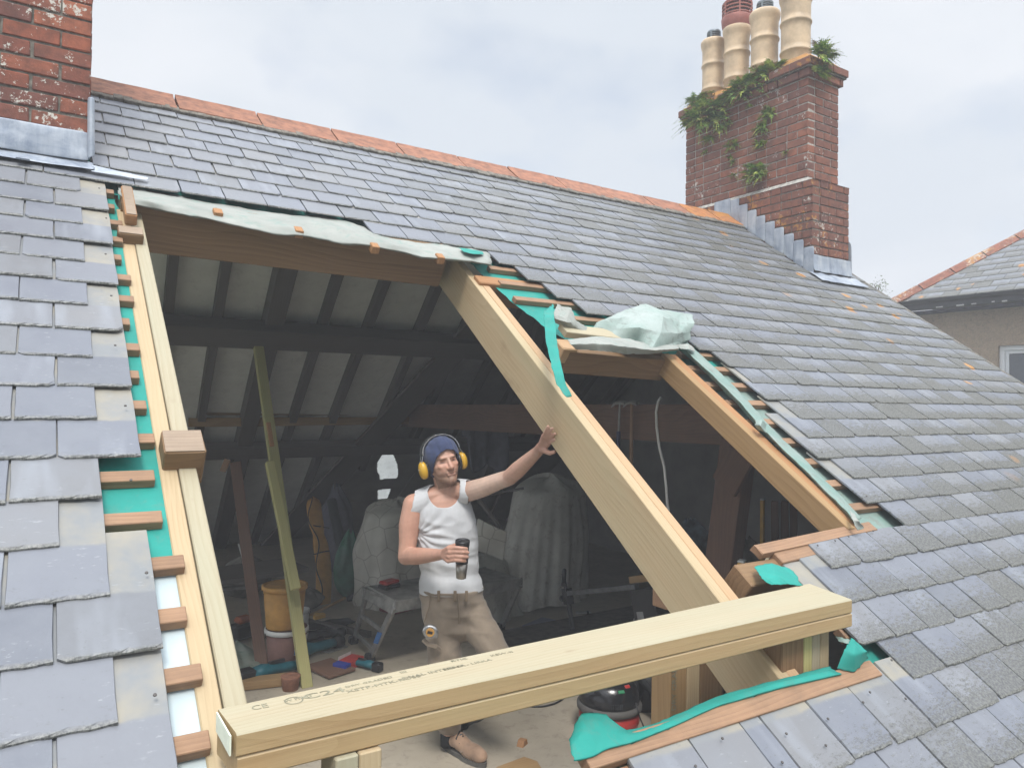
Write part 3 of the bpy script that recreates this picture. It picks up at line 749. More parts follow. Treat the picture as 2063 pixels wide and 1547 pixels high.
# pots
MAT['buff'] = mat_brick('buff clay pot', [(0.56, 0.42, 0.27), (0.52, 0.39, 0.26), (0.60, 0.43, 0.27)], (0.20, 0.19, 0.16), 0.05, 0)
MAT['pot_cream'] = plain('salt glazed buff clay', (0.55, 0.41, 0.26), 0.55, 0.5, var=0.18, scale=7, bmp=0.2)
MAT['red_clay'] = plain('red clay cowl', (0.30, 0.10, 0.075), 0.6, 0.4, var=0.15)
MAT['zinc'] = plain('grey zinc cowl', (0.20, 0.23, 0.25), 0.5, 0.5, metal=0.4, var=0.2)
XM = (UX0+UX1)/2 + .0
def pot(pxc, ybase, ytop, rpx, cowl, label):
    p = onX(pxc, ybase, XM); y = p.y; D = p.dot(VIEW)
    r = rpx/FPX*D
    z0 = 3.13; z1 = onX(pxc, ytop, XM).z
    t = thing('chimney_pot', (XM, y, z0), label, 'chimney pot', 'clay pots on the tall chimney')
    H = z1 - z0 + .0
    def ring_(z, o=.05): return [(r*.985, z-.016), (r*(1+o), z-.010), (r*(1.02+o), z), (r*(1+o), z+.010), (r*.985, z+.016)]
    prof = [(r*1.0, -.03), (r*.99, .02)] + ring_(H*.22) + [(r*.975, H*.30), (r*.97, H*.50)] + ring_(H*.60) + [(r*.975, H*.68), (r*.985, H*.82), (r*1.02, H*.86), (r*1.10, H*.90), (r*1.13, H*.94), (r*1.12, H*.97), (r*1.02, H*.995), (r*.86, H), (r*.82, H-.03), (r*.8, H*.6)]
    MB().lathe(prof, 40, cap=False).build('pot_body', MAT['pot_cream'], t, Matrix.Translation(V((XM, y, z0))), smooth=True)
    MB().lathe([(.001, H*.62), (r*.81, H*.62)], 24, cap=False).build('pot_throat', MAT['old_dark'], t, Matrix.Translation(V((XM, y, z0))))
    zt = z0 + H
    def louvre(rr, h, nsl, mat, ztop_cap=True, posts=4):
        c = thing_part = MB()
        for k in range(nsl):
            z = zt + h*(k+.35)/nsl
            MB_ = MB().lathe([(rr*.93, z), (rr, z+.003), (rr*1.0, z + h/nsl*.42), (rr*.93, z + h/nsl*.5), (rr*.93, z)], 28, cap=False)
            MB_.build('louvre_ring', mat, t, None, smooth=False).matrix_basis = Matrix.Translation(V((XM, y, 0)))
        m2 = MB()
        for k in range(posts):
            a = 2*pi*k/posts + .35
            m2.box((-.008, -.006, zt - .02), (.008, .006, zt + h), Matrix.Translation(V((XM, y, 0))) @ Matrix.Rotation(a, 4, 'Z') @ Matrix.Translation(V((0, -rr*.97, 0))))
        m2.build('cowl_post', mat, t)
        MB().lathe([(rr*.97, zt+h-.004), (rr*1.0, zt+h), (rr*.9, zt+h+.02), (.01, zt+h+.03)], 28).build('cowl_top', mat, t, Matrix.Translation(V((XM, y, 0))), smooth=True)
        MB().lathe([(rr*.55, zt-.05), (rr*.55, zt+h)], 20, cap=False).build('cowl_core', MAT['old_dark'], t, Matrix.Translation(V((XM, y, 0))))
    if cowl == 'zinc': louvre(r*.60, .085, 4, MAT['zinc'])
    if cowl == 'red':
        MB().lathe([(r*1.02, zt-.05), (r*1.08, zt-.03), (r*1.2, zt+.02), (r*1.25, zt+.08), (r*1.21, zt+.09), (r*1.1, zt+.09)], 32, cap=False).build('cowl_skirt', MAT['red_clay'], t, Matrix.Translation(V((XM, y, 0))), smooth=True)
        zt += .085; louvre(r*1.2, .15, 4, MAT['red_clay'], posts=6)
pot(1437, 178, 84, 22.5, 'zinc', 'short buff chimney pot with a small zinc cowl, farthest left of the four')
pot(1484, 152, 57, 25, 'red', 'buff chimney pot topped by a big slotted red clay cowl')
pot(1540, 125, 27, 27, 'zinc', 'cracked buff chimney pot with a zinc cowl, between the red cowl and the open pot')
pot(1603, 95, -12, 29, None, 'tallest open buff chimney pot nearest the front corner')

# ferns on the chimney
MAT['fern'] = plain('fern green', (0.19, 0.32, 0.06), 0.7, 0.3, var=0.5, scale=25, bmp=0)
MAT['fern_y'] = plain('fern yellow green', (0.40, 0.48, 0.10), 0.7, 0.3, var=0.5, scale=25, bmp=0)
MAT['fern_dry'] = plain('dry fern', (0.26, 0.15, 0.06), 0.8, 0.3, var=0.4, scale=25, bmp=0)
def fern(pos, nrm, size, nf, label, spread=1.0, droop=.9, seed=0, group='ferns growing from the chimney brickwork'):
    size *= 1.6; nf = int(nf*1.9); rr = random.Random(seed); nrm = V(nrm).normalized(); side = nrm.cross(V((0, 0, 1))).normalized()
    t = thing('fern', pos, label, 'fern', group)
    mbs = [MB(), MB(), MB()]
    for f in range(nf):
        a = rr.uniform(-1.5, 1.5); up = rr.uniform(-.5, 1.0)
        d = (nrm*rr.uniform(.25, .8) + side*math.sin(a)*spread + V((0, 0, 1))*up).normalized()
        ln = size*rr.uniform(.55, 1.0); st = V(pos) + side*rr.uniform(-.35, .35)*size*spread + V((0, 0, rr.uniform(-.2, .2)*size))
        mb = mbs[0 if rr.random() < .58 else (1 if rr.random() < .8 else 2)]
        w = d.cross(V((0, 0, 1))).normalized(); prev = st; segs = 9
        for k in range(segs):
            q = (k+1)/segs
            p = st + d*ln*q + V((0, 0, -1))*ln*droop*.5*q*q
            tdir = (p-prev).normalized(); wd = ln*.20*math.sin(min(1, q*1.15+.1)*pi)**.7 if q < .95 else .004
            wd = max(wd, .004)
            upn = w.cross(tdir).normalized()
            for s_ in (-1, 1):
                tip = p + w*s_*wd + tdir*wd*.5 + upn*rr.uniform(-.3, .3)*wd - V((0, 0, 1))*wd*.25
                mb.add([prev, p, tip, prev.lerp(tip, .55) - tdir*wd*.15], [(0, 1, 2, 3)])
            prev = p
    for mb, m in zip(mbs, ('fern', 'fern_y', 'fern_dry')):
        if mb.v: tag(mb.build('fern_fronds', MAT[m], t, fix=False), kind=None)
def fpos(px, py, off=0.01): return onX(px, py, UX0 - off)
fern(fpos(1425, 232), (-1, -.1, .2), .20, 90, 'largest bushy fern at the far corner under the chimney cap', 1.25, seed=1)
fern(fpos(1410, 205), (-1, -.1, .4), .13, 30, 'fern tuft on the chimney corbel above the largest fern', 1.2, seed=2)
fern(fpos(1500, 180), (-1, -.1, .2), .17, 60, 'dense fern hanging below the cap under the third pot', 1.3, seed=3)
fern(fpos(1545, 150), (-1, -.1, .3), .14, 60, 'leafy fern along the cap edge between the third and open pots', 1.5, seed=4)
fern(fpos(1523, 350), (-1, -.1, .3), .125, 50, 'round fern tuft low in the middle of the chimney face', 1.0, seed=5)
fern(fpos(1548, 228), (-1, -.1, .2), .085, 22, 'small fern below the cap, highest of the scattered tufts', 1, seed=6)
fern(fpos(1535, 258), (-1, -.1, .2), .085, 26, 'yellowish fern tuft below the highest small one', .8, seed=7)
fern(fpos(1533, 292), (-1, -.1, .2), .07, 16, 'sparse fern straight above the round low tuft', 1, seed=8)
fern(fpos(1475, 293), (-1, -.1, .2), .075, 20, 'small fern left of the sparse one, below the dense fern', 1, seed=9)
fern(fpos(1430, 280), (-1, -.1, .2), .07, 18, 'thin trailing fern under the largest bushy fern', 1.2, 1.4, seed=10)
fern(fpos(1456, 255), (-1, -.1, .0), .09, 22, 'fern trailing right of the largest bushy fern', 1.2, 1.3, seed=11)
fern(onY(1655, 108, UY0-.07), (0, -1, .5), .12, 46, 'fern on the cap corner above the narrow chimney face', 1.1, .6, seed=12)
fern(onY(1650, 142, UY0-.04), (0, -1, .2), .10, 26, 'fern hanging beside the white lime stain near the cap', 1.0, seed=13)
SPR = ['tiny fern sprig left of the round tuft, in a mortar joint', 'tiny fern sprig level with the round low tuft, at its left', 'tiny fern sprig right of the round tuft, above the ledge', 'tiny fern sprig just under the small left fern', 'tiny fern sprig nearest the far edge of the chimney', 'tiny fern sprig high under the dense hanging fern']
for i, (a, b) in enumerate(((1470, 318), (1477, 355), (1583, 308), (1475, 328), (1420, 308), (1510, 215))):
    fern(fpos(a, b), (-1, -.1, .2), .04, 9, SPR[i], 1, seed=20+i, group='tiny fern sprigs in the mortar joints')
# ================================================================== NEW TIMBERS OF THE DORMER FRAME
def rr_board(name, xa, ua, xb, ub, ntop, w, h, mat, parent, **k):
    return board(name, RP(xa, ua, ntop), RP(xb, ub, ntop), w, h, RN, mat, parent, **k)
t = thing('trimmer_rafter', RP(.33, 4.2, -.2), 'new pale doubled rafter along the left side of the opening', 'rafter')
def deep(x, u, n):                                # the same line of sight, n below the slates
    p = RP(x, u, 0); return p * (RP(0, 0, n).dot(RN) / RP(0, 0, 0).dot(RN))
board('board', deep(.298, 1.78, -.052), deep(.322, 4.9, -.052), .047, .175, RN, MAT['pine_new'], t)
board('board', deep(.346, 1.78, -.048), deep(.372, 4.9, -.048), .047, .175, RN, MAT['pine_pale'], t)
t = thing('trimmer_rafter', RP(1.9, 4.4, -.2), 'big new doubled rafter crossing the middle of the opening, which the man touches', 'rafter')
board('board', deep(1.900, 1.72, -.055), deep(1.836, 5.2, -.055), .046, .212, RN, MAT['pine_new'], t)
board('board', deep(1.938, 2.12, -.053), deep(1.880, 5.2, -.053), .044, .212, RN, MAT['pine_pink'], t)
t = thing('trimmer_rafter', RP(2.8, 3.9, -.15), 'honey coloured doubled rafter at the right side of the opening', 'rafter')
rr_board('board', 2.762, 2.68, 2.800, 3.96, .0, .045, .105, MAT['pine_honey'], t)
rr_board('board', 2.812, 2.68, 2.850, 3.96, -.004, .05, .105, MAT['end_orange'], t)
t = thing('header_beam', RP(1.1, 1.65, -.1), 'long brown header beam under the upper slates, streaked with knots', 'beam')
rr_board('board', .30, 1.66, 1.90, 1.70, -.01, .05, .225, MAT['pine_brown'], t)
rr_board('board', .30, 1.605, 1.90, 1.645, -.01, .05, .225, MAT['pine_brown'], t)
t = thing('header_beam', RP(2.45, 2.63, -.05), 'short brown header beam under the crumpled membrane', 'beam')
rr_board('board', 2.14, 2.665, 2.78, 2.70, -.02, .05, .125, MAT['pine_brown'], t)
rr_board('board', 2.14, 2.61, 2.78, 2.64, -.02, .05, .12, MAT['pine_brown'], t)
o = board('timber_offcut', RP(2.16, 2.555, .035), RP(2.75, 2.60, .035), .085, .035, RN, MAT['pine_pale'], c=.003, label='pale timber offcut lying on the short header under the crumpled membrane', cat='timber')
def block(name, x0, x1, u0, u1, nt_, h, mat, label, cat='timber stub', rough=.0015, group=None, top=None):
    M = frame(RP((x0+x1)/2, (u0+u1)/2, nt_), (1, 0, 0), z=RN)
    mb = MB().box((-(x1-x0)/2, -(u1-u0)/2, -h), ((x1-x0)/2, (u1-u0)/2, 0), c=.005)
    for v in mb.v: v += V((R.uniform(-1, 1), R.uniform(-1, 1), R.uniform(-1, 1)))*rough
    if top is None: 
        o = mb.build(name, mat, None, M)
        return tag(o, label, cat, group)
    t = thing(name, RP(x0, u0, nt_-h), label, cat, group)
    mb.build('sawn_stub', mat, t, M)
    MB().box((-(x1-x0)/2+.004, -(u1-u0)/2+.004, 0), ((x1-x0)/2-.004, (u1-u0)/2-.004, .002), c=0).build('weathered_top', top, t, M)
    return t
block('purlin_stub', .305, .415, 3.30, 3.40, .012, .125, MAT['pine_brown'], 'thick sawn purlin end sitting on the left doubled rafter', top=MAT['grey_wood'])
block('purlin_stub', .27, .365, 1.93, 2.00, -.005, .13, MAT['pine_brown'], 'brown purlin end at the top left corner of the opening', top=MAT['grey_wood'])
block('upright_offcut', .30, .345, 1.60, 1.90, .035, .05, MAT['end_orange'], 'short nailed offcut lying up the slope at the top left corner', 'timber offcut', top=MAT['grey_wood'])
block('purlin_stub', 1.965, 3.4, 1.935, 2.015, -.035, .14, MAT['end_orange'], 'purlin end with fresh orange cut beside the head of the middle rafter')
block('purlin_stub', 2.10, 2.19, 2.60, 2.69, -.005, .085, MAT['pine_pink'], 'pale cut block at the left end of the short header')
for i, px in enumerate((440, 603, 757, 889)):
    py = (428, 464, 496, 517)[i]
    q = onR(px, py+9, .012); x = q.x; u = (ZR - q.z + .012*CP)/SP
    rr_board('batten_end', x, u-.05, x, u, .032, .040, .040, MAT['end_orange'], None, label=['orange sawn batten end on the header beam, leftmost of four', 'orange sawn batten end on the header beam, second from the left', 'orange sawn batten end on the header beam, third from the left', 'orange sawn batten end beside the head of the middle rafter'][i], cat='batten end', group='batten ends over the header')
# cut purlin and boards at the lower right corner
t = thing('purlin_stub', RP(2.1, 4.08, -.1), 'splintered cut purlin end with a rough board on top beside the right slates', 'timber stub')
M = frame(RP(2.42, 4.07, -.03), V((1, 0, 0)), z=RN)
mb = MB().box((-.36, -.05, -.17), (.42, .05, 0), c=.004); mb.build('purlin', MAT['pine_brown'], t, M)
rr_board('top_board', 2.20, 3.99, 2.96, 3.955, -.006, .05, .03, MAT['batten'], t, rough=.003)
rr_board('top_board', 2.27, 4.035, 2.52, 4.02, -.012, .05, .035, MAT['batten'], t)
board('diagonal_offcut', onD(1478, 1147, 3.35), onD(1540, 1205, 3.25), .06, .12, (0, 0, 1), MAT['pine_pale'], c=.004, label='pale sawn offcut leaning beside the purlin stub', cat='timber')
board('chipboard_offcut', onD(1560, 1105, 3.42), onD(1500, 1192, 3.35), .012, .085, RN, MAT['pine_pale'], c=.002, label='rough edged board leaning against the purlin stub', cat='timber')

# the doubled plate across the front
t = thing('timber_plate', (1.4, 1.6, -.78), 'new doubled timber plate spanning the front of the opening, stamped with grading marks', 'beam')
BS = .912
def plate(ztop, h, mat, dy=0.0, name='board', fx=(.357, 2.408), bx=(.350, 2.475)):
    mb = MB(); z0, z1 = ztop-h, ztop; c = .004
    f0, f1 = V((fx[0], 1.555+dy, 0)), V((fx[1], 1.545+dy, 0)); b1, b0 = V((bx[1], 1.765+dy, 0)), V((bx[0], 1.700+dy, 0))
    n = 24; vs = []
    for i in range(n+1):
        q = i/n
        F, B = f0.lerp(f1, q), b0.lerp(b1, q); w = .0012*math.sin(q*9)
        for P_ in ((F.x, F.y, z0+c), (F.x, F.y, z1-c), (F.x, F.y+c, z1), (B.x, B.y-c, z1), (B.x, B.y, z1-c), (B.x, B.y, z0+c), (B.x, B.y-c, z0), (F.x, F.y+c, z0)):
            vs.append((P_[0], P_[1]+w, P_[2]))
    fs = [(i*8+k, i*8+(k+1) % 8, (i+1)*8+(k+1) % 8, (i+1)*8+k) for i in range(n) for k in range(8)] + [tuple(range(8)), tuple(n*8+k for k in range(8))[::-1]]
    vs = [tuple(q*BS for q in v) for v in vs]
    mb.add(vs, fs)
    M = Matrix.Translation(V((1.4, 1.65, ztop))*BS)
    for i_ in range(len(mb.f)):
        mb.m[i_] = 0 if (i_ < n*8 and i_ % 8 in (1, 2, 3)) else 1  # top stays pale; other faces get the honey tone darkened as if shaded
    return local(mb, M).build(name, [mat, MAT['pine_edge_shaded']], t, M)
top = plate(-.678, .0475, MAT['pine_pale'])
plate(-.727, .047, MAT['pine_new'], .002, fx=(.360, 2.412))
MB().box((.3475*BS-.002, 1.562*BS, -.722*BS), (.3495*BS-.001, 1.694*BS, -.682*BS)).build('pale_end', plain('pale plate end', (0.72, 0.76, 0.62), 0.8, 0.3, var=.1), t, Matrix.Rotation(0, 4, 'Z'))  # thin pale panel over the left end of the top board
MAT['ink'] = plain('stamp ink', (0.29, 0.275, 0.20), 0.9, 0.1, var=.3, bmp=0)
def text_mesh(s, size, M, mat, parent, name='stamp', sx=1.0, ext=.0003):
    cu = bpy.data.curves.new(name, 'FONT'); cu.body = s; cu.size = size; cu.extrude = ext; cu.resolution_u = 3
    tmp = bpy.data.objects.new('tmp', cu); COL.objects.link(tmp)
    bpy.context.view_layer.update()
    me = bpy.data.meshes.new_from_object(tmp.evaluated_get(bpy.context.evaluated_depsgraph_get()))
    bpy.data.objects.remove(tmp); bpy.data.curves.remove(cu)
    for v in me.vertices: v.co.x *= sx
    me.materials.clear(); me.materials.append(mat)
    return obj(name, me, None, parent, M)
zt = -.678*BS + .0006
def on_top(px, py): return onZ(px, py, zt)
def stamp(s, pa, pb, size, sx=1.0):
    a, b = on_top(*pa), on_top(*pb)
    text_mesh(s, size*.85, frame(a, b-a, z=(0, 0, 1)), MAT['ink'], t, sx=sx)
stamp('C\u20ac'.replace('\u20ac', 'E'), (508, 1430), (560, 1420), .036, .9)
stamp('C24', (612, 1409), (665, 1398), .042, 1.5)
stamp('W FI KD', (575, 1414), (625, 1403), .02, .9)
stamp('DRY GRADED', (697, 1385), (800, 1362), .016, 1.3)
stamp('XSTP-MTK-RUSS', (700, 1395), (800, 1373), .021, 1.35)
stamp('IIII', (808, 1356), (840, 1349), .02, 1.0)
stamp('DVAL INTERNA', (812, 1368), (900, 1349), .020, 1.35)
stamp('RTIC', (910, 1333), (950, 1325), .016, 1.5)
stamp('HENV - LIRKA', (895, 1350), (960, 1336), .019, 1.3)
stamp('KSW-II', (990, 1322), (1050, 1310), .018, 1.4)
c = on_top(592, 1410)
mb = MB(); r0, r1 = .019, .016
for k in range(20):
    a0, a1 = 2*pi*k/20, 2*pi*(k+1)/20
    mb.add([c+V((math.cos(a0)*r0, math.sin(a0)*r0, 0)), c+V((math.cos(a1)*r0, math.sin(a1)*r0, 0)), c+V((math.cos(a1)*r1, math.sin(a1)*r1, 0)), c+V((math.cos(a0)*r1, math.sin(a0)*r1, 0))], [(0,1,2,3)])
mb.build('stamp_ring', MAT['ink'], t)

# studs under the plate and posts behind it
def stud(name, x, y, z1, z0, w, d, mat, label, cat='post', group=None, parent=None, lean=(0, 0)):
    return board(name, (x+lean[0], y+lean[1], z1), (x, y, z0), w, d, (0, 1, 0), mat, parent, c=.003, label=label, cat=cat, group=group)
t = thing('stud_post', (2.3, 1.62, ZF), 'cluster of four studs under the right end of the front plate', 'post')
for i, (a, b, m) in enumerate(((1576, 1620, 'pine_brown'), (1621, 1637, 'olive'), (1638, 1653, 'pine_pale'), (1654, 1671, 'pine_new'))):
    xa, xb = onY(a, 1290, 1.46).x, onY(b, 1290, 1.46).x
    stud('stud', (xa+xb)/2, 1.55, -.776*BS, ZF, xb-xa-.001, .09, MAT[m], None, None, parent=t)
# y is measured to the top centre line: boards hang towards +Y below
t = thing('stud_post', (.62, 1.6, ZF), 'pair of pine studs standing under the left part of the front plate', 'post')
stud('stud', .535, 1.50, -.776*BS, ZF, .047, .09, MAT['pine_pale'], None, None, parent=t)
stud('stud', .584, 1.50, -.776*BS, ZF, .047, .09, MAT['pine_new'], None, None, parent=t)
stud('stud_post', .354, 1.46, -.776*BS, ZF, .047, .10, MAT['pine_pink'], 'pinkish stud under the left end of the front plate', 'post')
t = thing('timber_post', (2.4, 2.3, ZF), 'clustered timber post with stamped pine face behind the vacuum cleaner', 'post')
for i, (a, b, m, zt_) in enumerate(((1350, 1383, 'pine_honey', -.90), (1384, 1410, 'pine_new', -.90), (1411, 1456, 'pine_brown', -.92))):
    y = 2.30
    xa, xb = onY(a, 1390, y-.11).x, onY(b, 1390, y-.11).x
    stud('stud', (xa+xb)/2, y+.0, zt_, ZF, xb-xa-.001, .11, MAT[m], None, None, parent=t)
q0 = onY(1362, 1430, 2.187)
text_mesh('DRY GRADED C24', .036, frame(q0, (0, 0, 1), z=(0, -1, 0)), MAT['ink'], t, 'stamp')
x0, x1 = onY(1346, 1215, 2.32).x, onY(1397, 1215, 2.32).x
board('packing_block', (x0, 2.36, -.755), (x1, 2.36, -.755), .09, .06, (0, 0, 1), MAT['pine_pink'], label='pink packing block on top of the clustered post', cat='timber')
board('packing_block', (x0-.002, 2.37, -.817), (x1+.01, 2.37, -.817), .09, .075, (0, 0, 1), MAT['batten'], label='brown packing block under the pink one on the clustered post', cat='timber')

# ================================================================== LOOSE MEMBRANE PIECES
def net(rows, name, mat, label=None, cat=None, parent=None, lv=2, th=.0015, smooth=True, wr=.003, crease=False):
    """rows of (px, py, n): control points lifted n above the slope, refined and creased"""
    P_ = [[onR(a, b, n) for a, b, n in r] for r in rows]
    nv, nu = len(P_), len(P_[0])
    def cr(p, i, s_):
        n = len(p); p0, p1, p2, p3 = p[max(0, i-1)], p[i], p[min(n-1, i+1)], p[min(n-1, i+2)]
        a = p1.lerp(p2, s_); c = .5*((2*p1)+(-p0+p2)*s_+(2*p0-5*p1+4*p2-p3)*s_*s_+(-p0+3*p1-3*p2+p3)*s_**3)
        return a.lerp(c, .12 if crease else .5)
    ku = max(4, int(60/nu)); kv = max(4, int(30/nv)); sd_ = R.uniform(0, 90)
    cols_ = []
    for r in P_:
        cols_.append([cr(r, min(nu-2, q//ku) if q < ku*(nu-1) else nu-2, (q % ku)/ku if q < ku*(nu-1) else 1.0) for q in range(ku*(nu-1)+1)])
    vs = []
    NU = ku*(nu-1)+1; NV = kv*(nv-1)+1
    for j in range(NV):
        i_, f_ = (j//kv, (j % kv)/kv) if j < NV-1 else (nv-2, 1.0)
        for q in range(NU):
            p = cr([cols_[k][q] for k in range(nv)], i_, f_)
            w = max(0, 1 - abs(noise.noise(p*6.5 + V((sd_, 0, 0))))*4.5); w2 = max(0, 1 - abs(noise.noise(V((p.x*15 + p.y*6, p.y*15, sd_))))*5)
            d = RN*(wr*(w-.4) + wr*.8*(w2-.3)) 
            if j in (0, NV-1) or q in (0, NU-1): d = d + V((noise.noise(p*60), noise.noise(p*60+V((7, 0, 0))), 0))*.006
            vs.append(p + d)
    mb = MB(); mb.add(vs, [(j*NU+i, j*NU+i+1, (j+1)*NU+i+1, (j+1)*NU+i) for j in range(NV-1) for i in range(NU-1)])
    o = mb.build(name, mat, parent, smooth=smooth)
    m = o.modifiers.new('solid', 'SOLIDIFY'); m.thickness = th; m.offset = 0
    return tag(o, label, cat)
def jn(a): return a + R.uniform(-.006, .006)
top_l = [(238,390),(300,400),(360,411),(430,425),(500,437),(570,447),(640,452),(700,462),(750,478),(800,490),(850,497),(900,504),(950,510),(988,520)]
bot_l = [(262,404),(310,416),(370,428),(425,437),(500,456),(560,468),(625,472),(690,487),(745,490),(790,499),(850,514),(900,518),(950,523),(990,530)]
rows = [[(a, b-16, -.035) for a, b in top_l], [(a, b-6, -.004) for a, b in top_l], [(a, b, .014) for a, b in top_l],
        [((a+c)/2, (b+d)/2, .024 + R.uniform(-.014, .014)) for (a, b), (c, d) in zip(top_l, bot_l)],
        [(c, d+4, .018 + R.uniform(-.01, .01)) for c, d in bot_l], [(c+1, d+6, -.010) for c, d in bot_l]]
net(rows, 'folded_membrane', MAT['pale_sheet'], 'pale membrane rolled back along the header beam', 'roofing felt', crease=True, wr=.005)
net([[(925,500,.02),(950,503,.03),(972,507,.02)],[(935,507,.045),(955,512,.05),(975,513,.03)]], 'membrane_scrap', MAT['teal'], 'small teal scrap on the end of the rolled pale membrane', 'roofing felt')
net([[(1122,614,.06),(1150,622,.09),(1158,640,.07),(1160,652,.04)],[(1112,640,.04),(1140,648,.07),(1160,655,.05),(1195,662,.03)],[(1118,652,.02),(1145,660,.03),(1175,668,.03),(1215,672,.02)]], 'crumpled_membrane', MAT['pale_sheet'], 'small crumpled white membrane tuft above the teal strap', 'roofing felt', crease=True, smooth=False, wr=.005)
big = [[(1232,636,.05),(1260,622,.10),(1300,612,.14),(1330,622,.15),(1365,631,.12),(1397,634,.08)],
       [(1205,650,.05),(1250,640,.12),(1300,632,.17),(1340,640,.17),(1372,650,.13),(1397,650,.09)],
       [(1190,662,.04),(1235,662,.09),(1290,660,.14),(1335,668,.15),(1368,672,.13),(1392,668,.08)],
       [(1180,672,.03),(1230,680,.05),(1280,690,.09),(1318,702,.10),(1355,694,.09),(1388,682,.06)],
       [(1190,678,.02),(1240,692,.03),(1290,704,.05),(1330,710,.05),(1362,702,.05),(1380,690,.03)]]
big = [[(a + R.uniform(-4, 4), b + R.uniform(-2, 2), n*.7 + R.uniform(-.035, .035)) for a, b, n in r] for r in big]
net(big, wr=.004, crease=True, smooth=False, name='crumpled_membrane', mat=MAT['pale_sheet2'], label='large crumpled mint membrane folded over the short header', cat='roofing felt')
net([[(1145,684,.05),(1200,678,.07),(1260,682,.08),(1320,694,.06),(1366,696,.05)],[(1150,694,.07),(1200,692,.10),(1260,698,.11),(1320,706,.09),(1368,702,.06)],[(1158,703,.05),(1205,706,.07),(1265,713,.07),(1320,712,.06),(1366,705,.04)]], 'draped_membrane', MAT['pale_sheet'], 'pale membrane fold draped on the short brown header', 'roofing felt', crease=True, smooth=False)
net([[(1095,628,.07),(1115,612,.08)],[(1096,640,.09),(1117,638,.10)],[(1100,690,.09),(1122,688,.10)],[(1112,740,.08),(1131,735,.09)],[(1122,775,.06),(1138,770,.07)],[(1142,800,.05),(1153,798,.05)]], 'membrane_strap', MAT['teal'], 'narrow teal membrane strap hanging over the middle rafter', 'roofing felt', wr=.0025)
# strip along the right rafter
la = [(1368,700),(1400,728),(1440,765),(1490,815),(1520,850),(1560,893),(1610,940),(1660,990),(1700,1030),(1722,1055)]
rows = [[(a-2, b+2, -.02) for a, b in la], [(a+2, b-3, .018+R.uniform(-.004, .006)) for a, b in la], [(a+8, b-7, .012+R.uniform(-.004, .004)) for a, b in la], [(a+13+R.uniform(-3, 3), b-10, .0) for a, b in la], [(a+14, b-11, -.03) for a, b in la]]
net(rows, 'membrane_strip', MAT['teal_dirty'], 'dusty grey green membrane strip running down beside the right rafter', 'roofing felt')
net([[(1362,696,.03),(1385,692,.05),(1398,700,.03)],[(1372,704,.04),(1388,704,.06),(1400,708,.03)]], 'membrane_scrap', MAT['pale_sheet'], 'pale scrap of membrane at the head of the right rafter', 'roofing felt')
net([[(1524,846,.05),(1536,846,.07),(1545,854,.04)],[(1522,856,.04),(1532,858,.06),(1542,864,.03)],[(1528,866,.02),(1538,868,.03),(1546,872,.02)]], 'membrane_curl', MAT['pale_sheet2'], 'torn curl of membrane halfway down the right rafter', 'roofing felt')
net([[(1712,1028,.04),(1722,1034,.05)],[(1718,1048,.05),(1730,1050,.06)],[(1728,1068,.03),(1742,1062,.03)]], 'membrane_curl', MAT['pale_sheet'], 'torn curl of membrane at the foot of the right rafter', 'roofing felt')
# teal flap and strip at the foot of the opening
top_ = [(1151,1482),(1170,1437),(1219,1438),(1262,1468),(1315,1458),(1359,1440),(1443,1403),(1505,1385),(1568,1368),(1673,1341)]
mid_ = [(1150,1500),(1180,1474),(1228,1474),(1272,1480),(1317,1466),(1359,1449),(1443,1412),(1505,1393),(1568,1376),(1680,1348)]
bot_ = [(1155,1530),(1194,1520),(1222,1506),(1280,1491),(1320,1475),(1359,1459),(1443,1421),(1505,1403),(1568,1385),(1694,1356)]
rows = [[(a, b, -.02) for a, b in top_], [(a, b, .0+R.uniform(-.005, .005)) for a, b in mid_], [(a, b, .004) for a, b in bot_], [(a+1, b+3, -.004) for a, b in bot_]]
net(rows, 'membrane_strip', MAT['teal'], 'bright teal membrane strip along the bottom batten with a loose flap at its left end', 'roofing felt')
net([[(1686,1346,.0),(1722,1352,.0),(1748,1325,.0)],[(1700,1310,.04),(1722,1318,.05),(1745,1312,.04)],[(1716,1284,.05),(1722,1288,.05),(1735,1300,.04)]], 'membrane_corner', MAT['teal'], 'teal membrane corner standing up at the right of the bottom batten', 'roofing felt')
net([[(1683,1280,.02),(1700,1286,.04),(1722,1290,.03)],[(1690,1290,.03),(1706,1296,.05),(1724,1296,.03)]], 'membrane_scrap', MAT['teal_dirty'], 'torn scrap of membrane above the teal corner', 'roofing felt')
net([[(1520,1140,.0),(1556,1134,.01),(1600,1150,.0)],[(1535,1165,.03),(1565,1162,.035),(1610,1172,.02)],[(1555,1178,.03),(1585,1176,.03),(1618,1180,.02)]], 'membrane_scrap', MAT['teal'], 'teal membrane tongue under the cut purlin end', 'roofing felt')

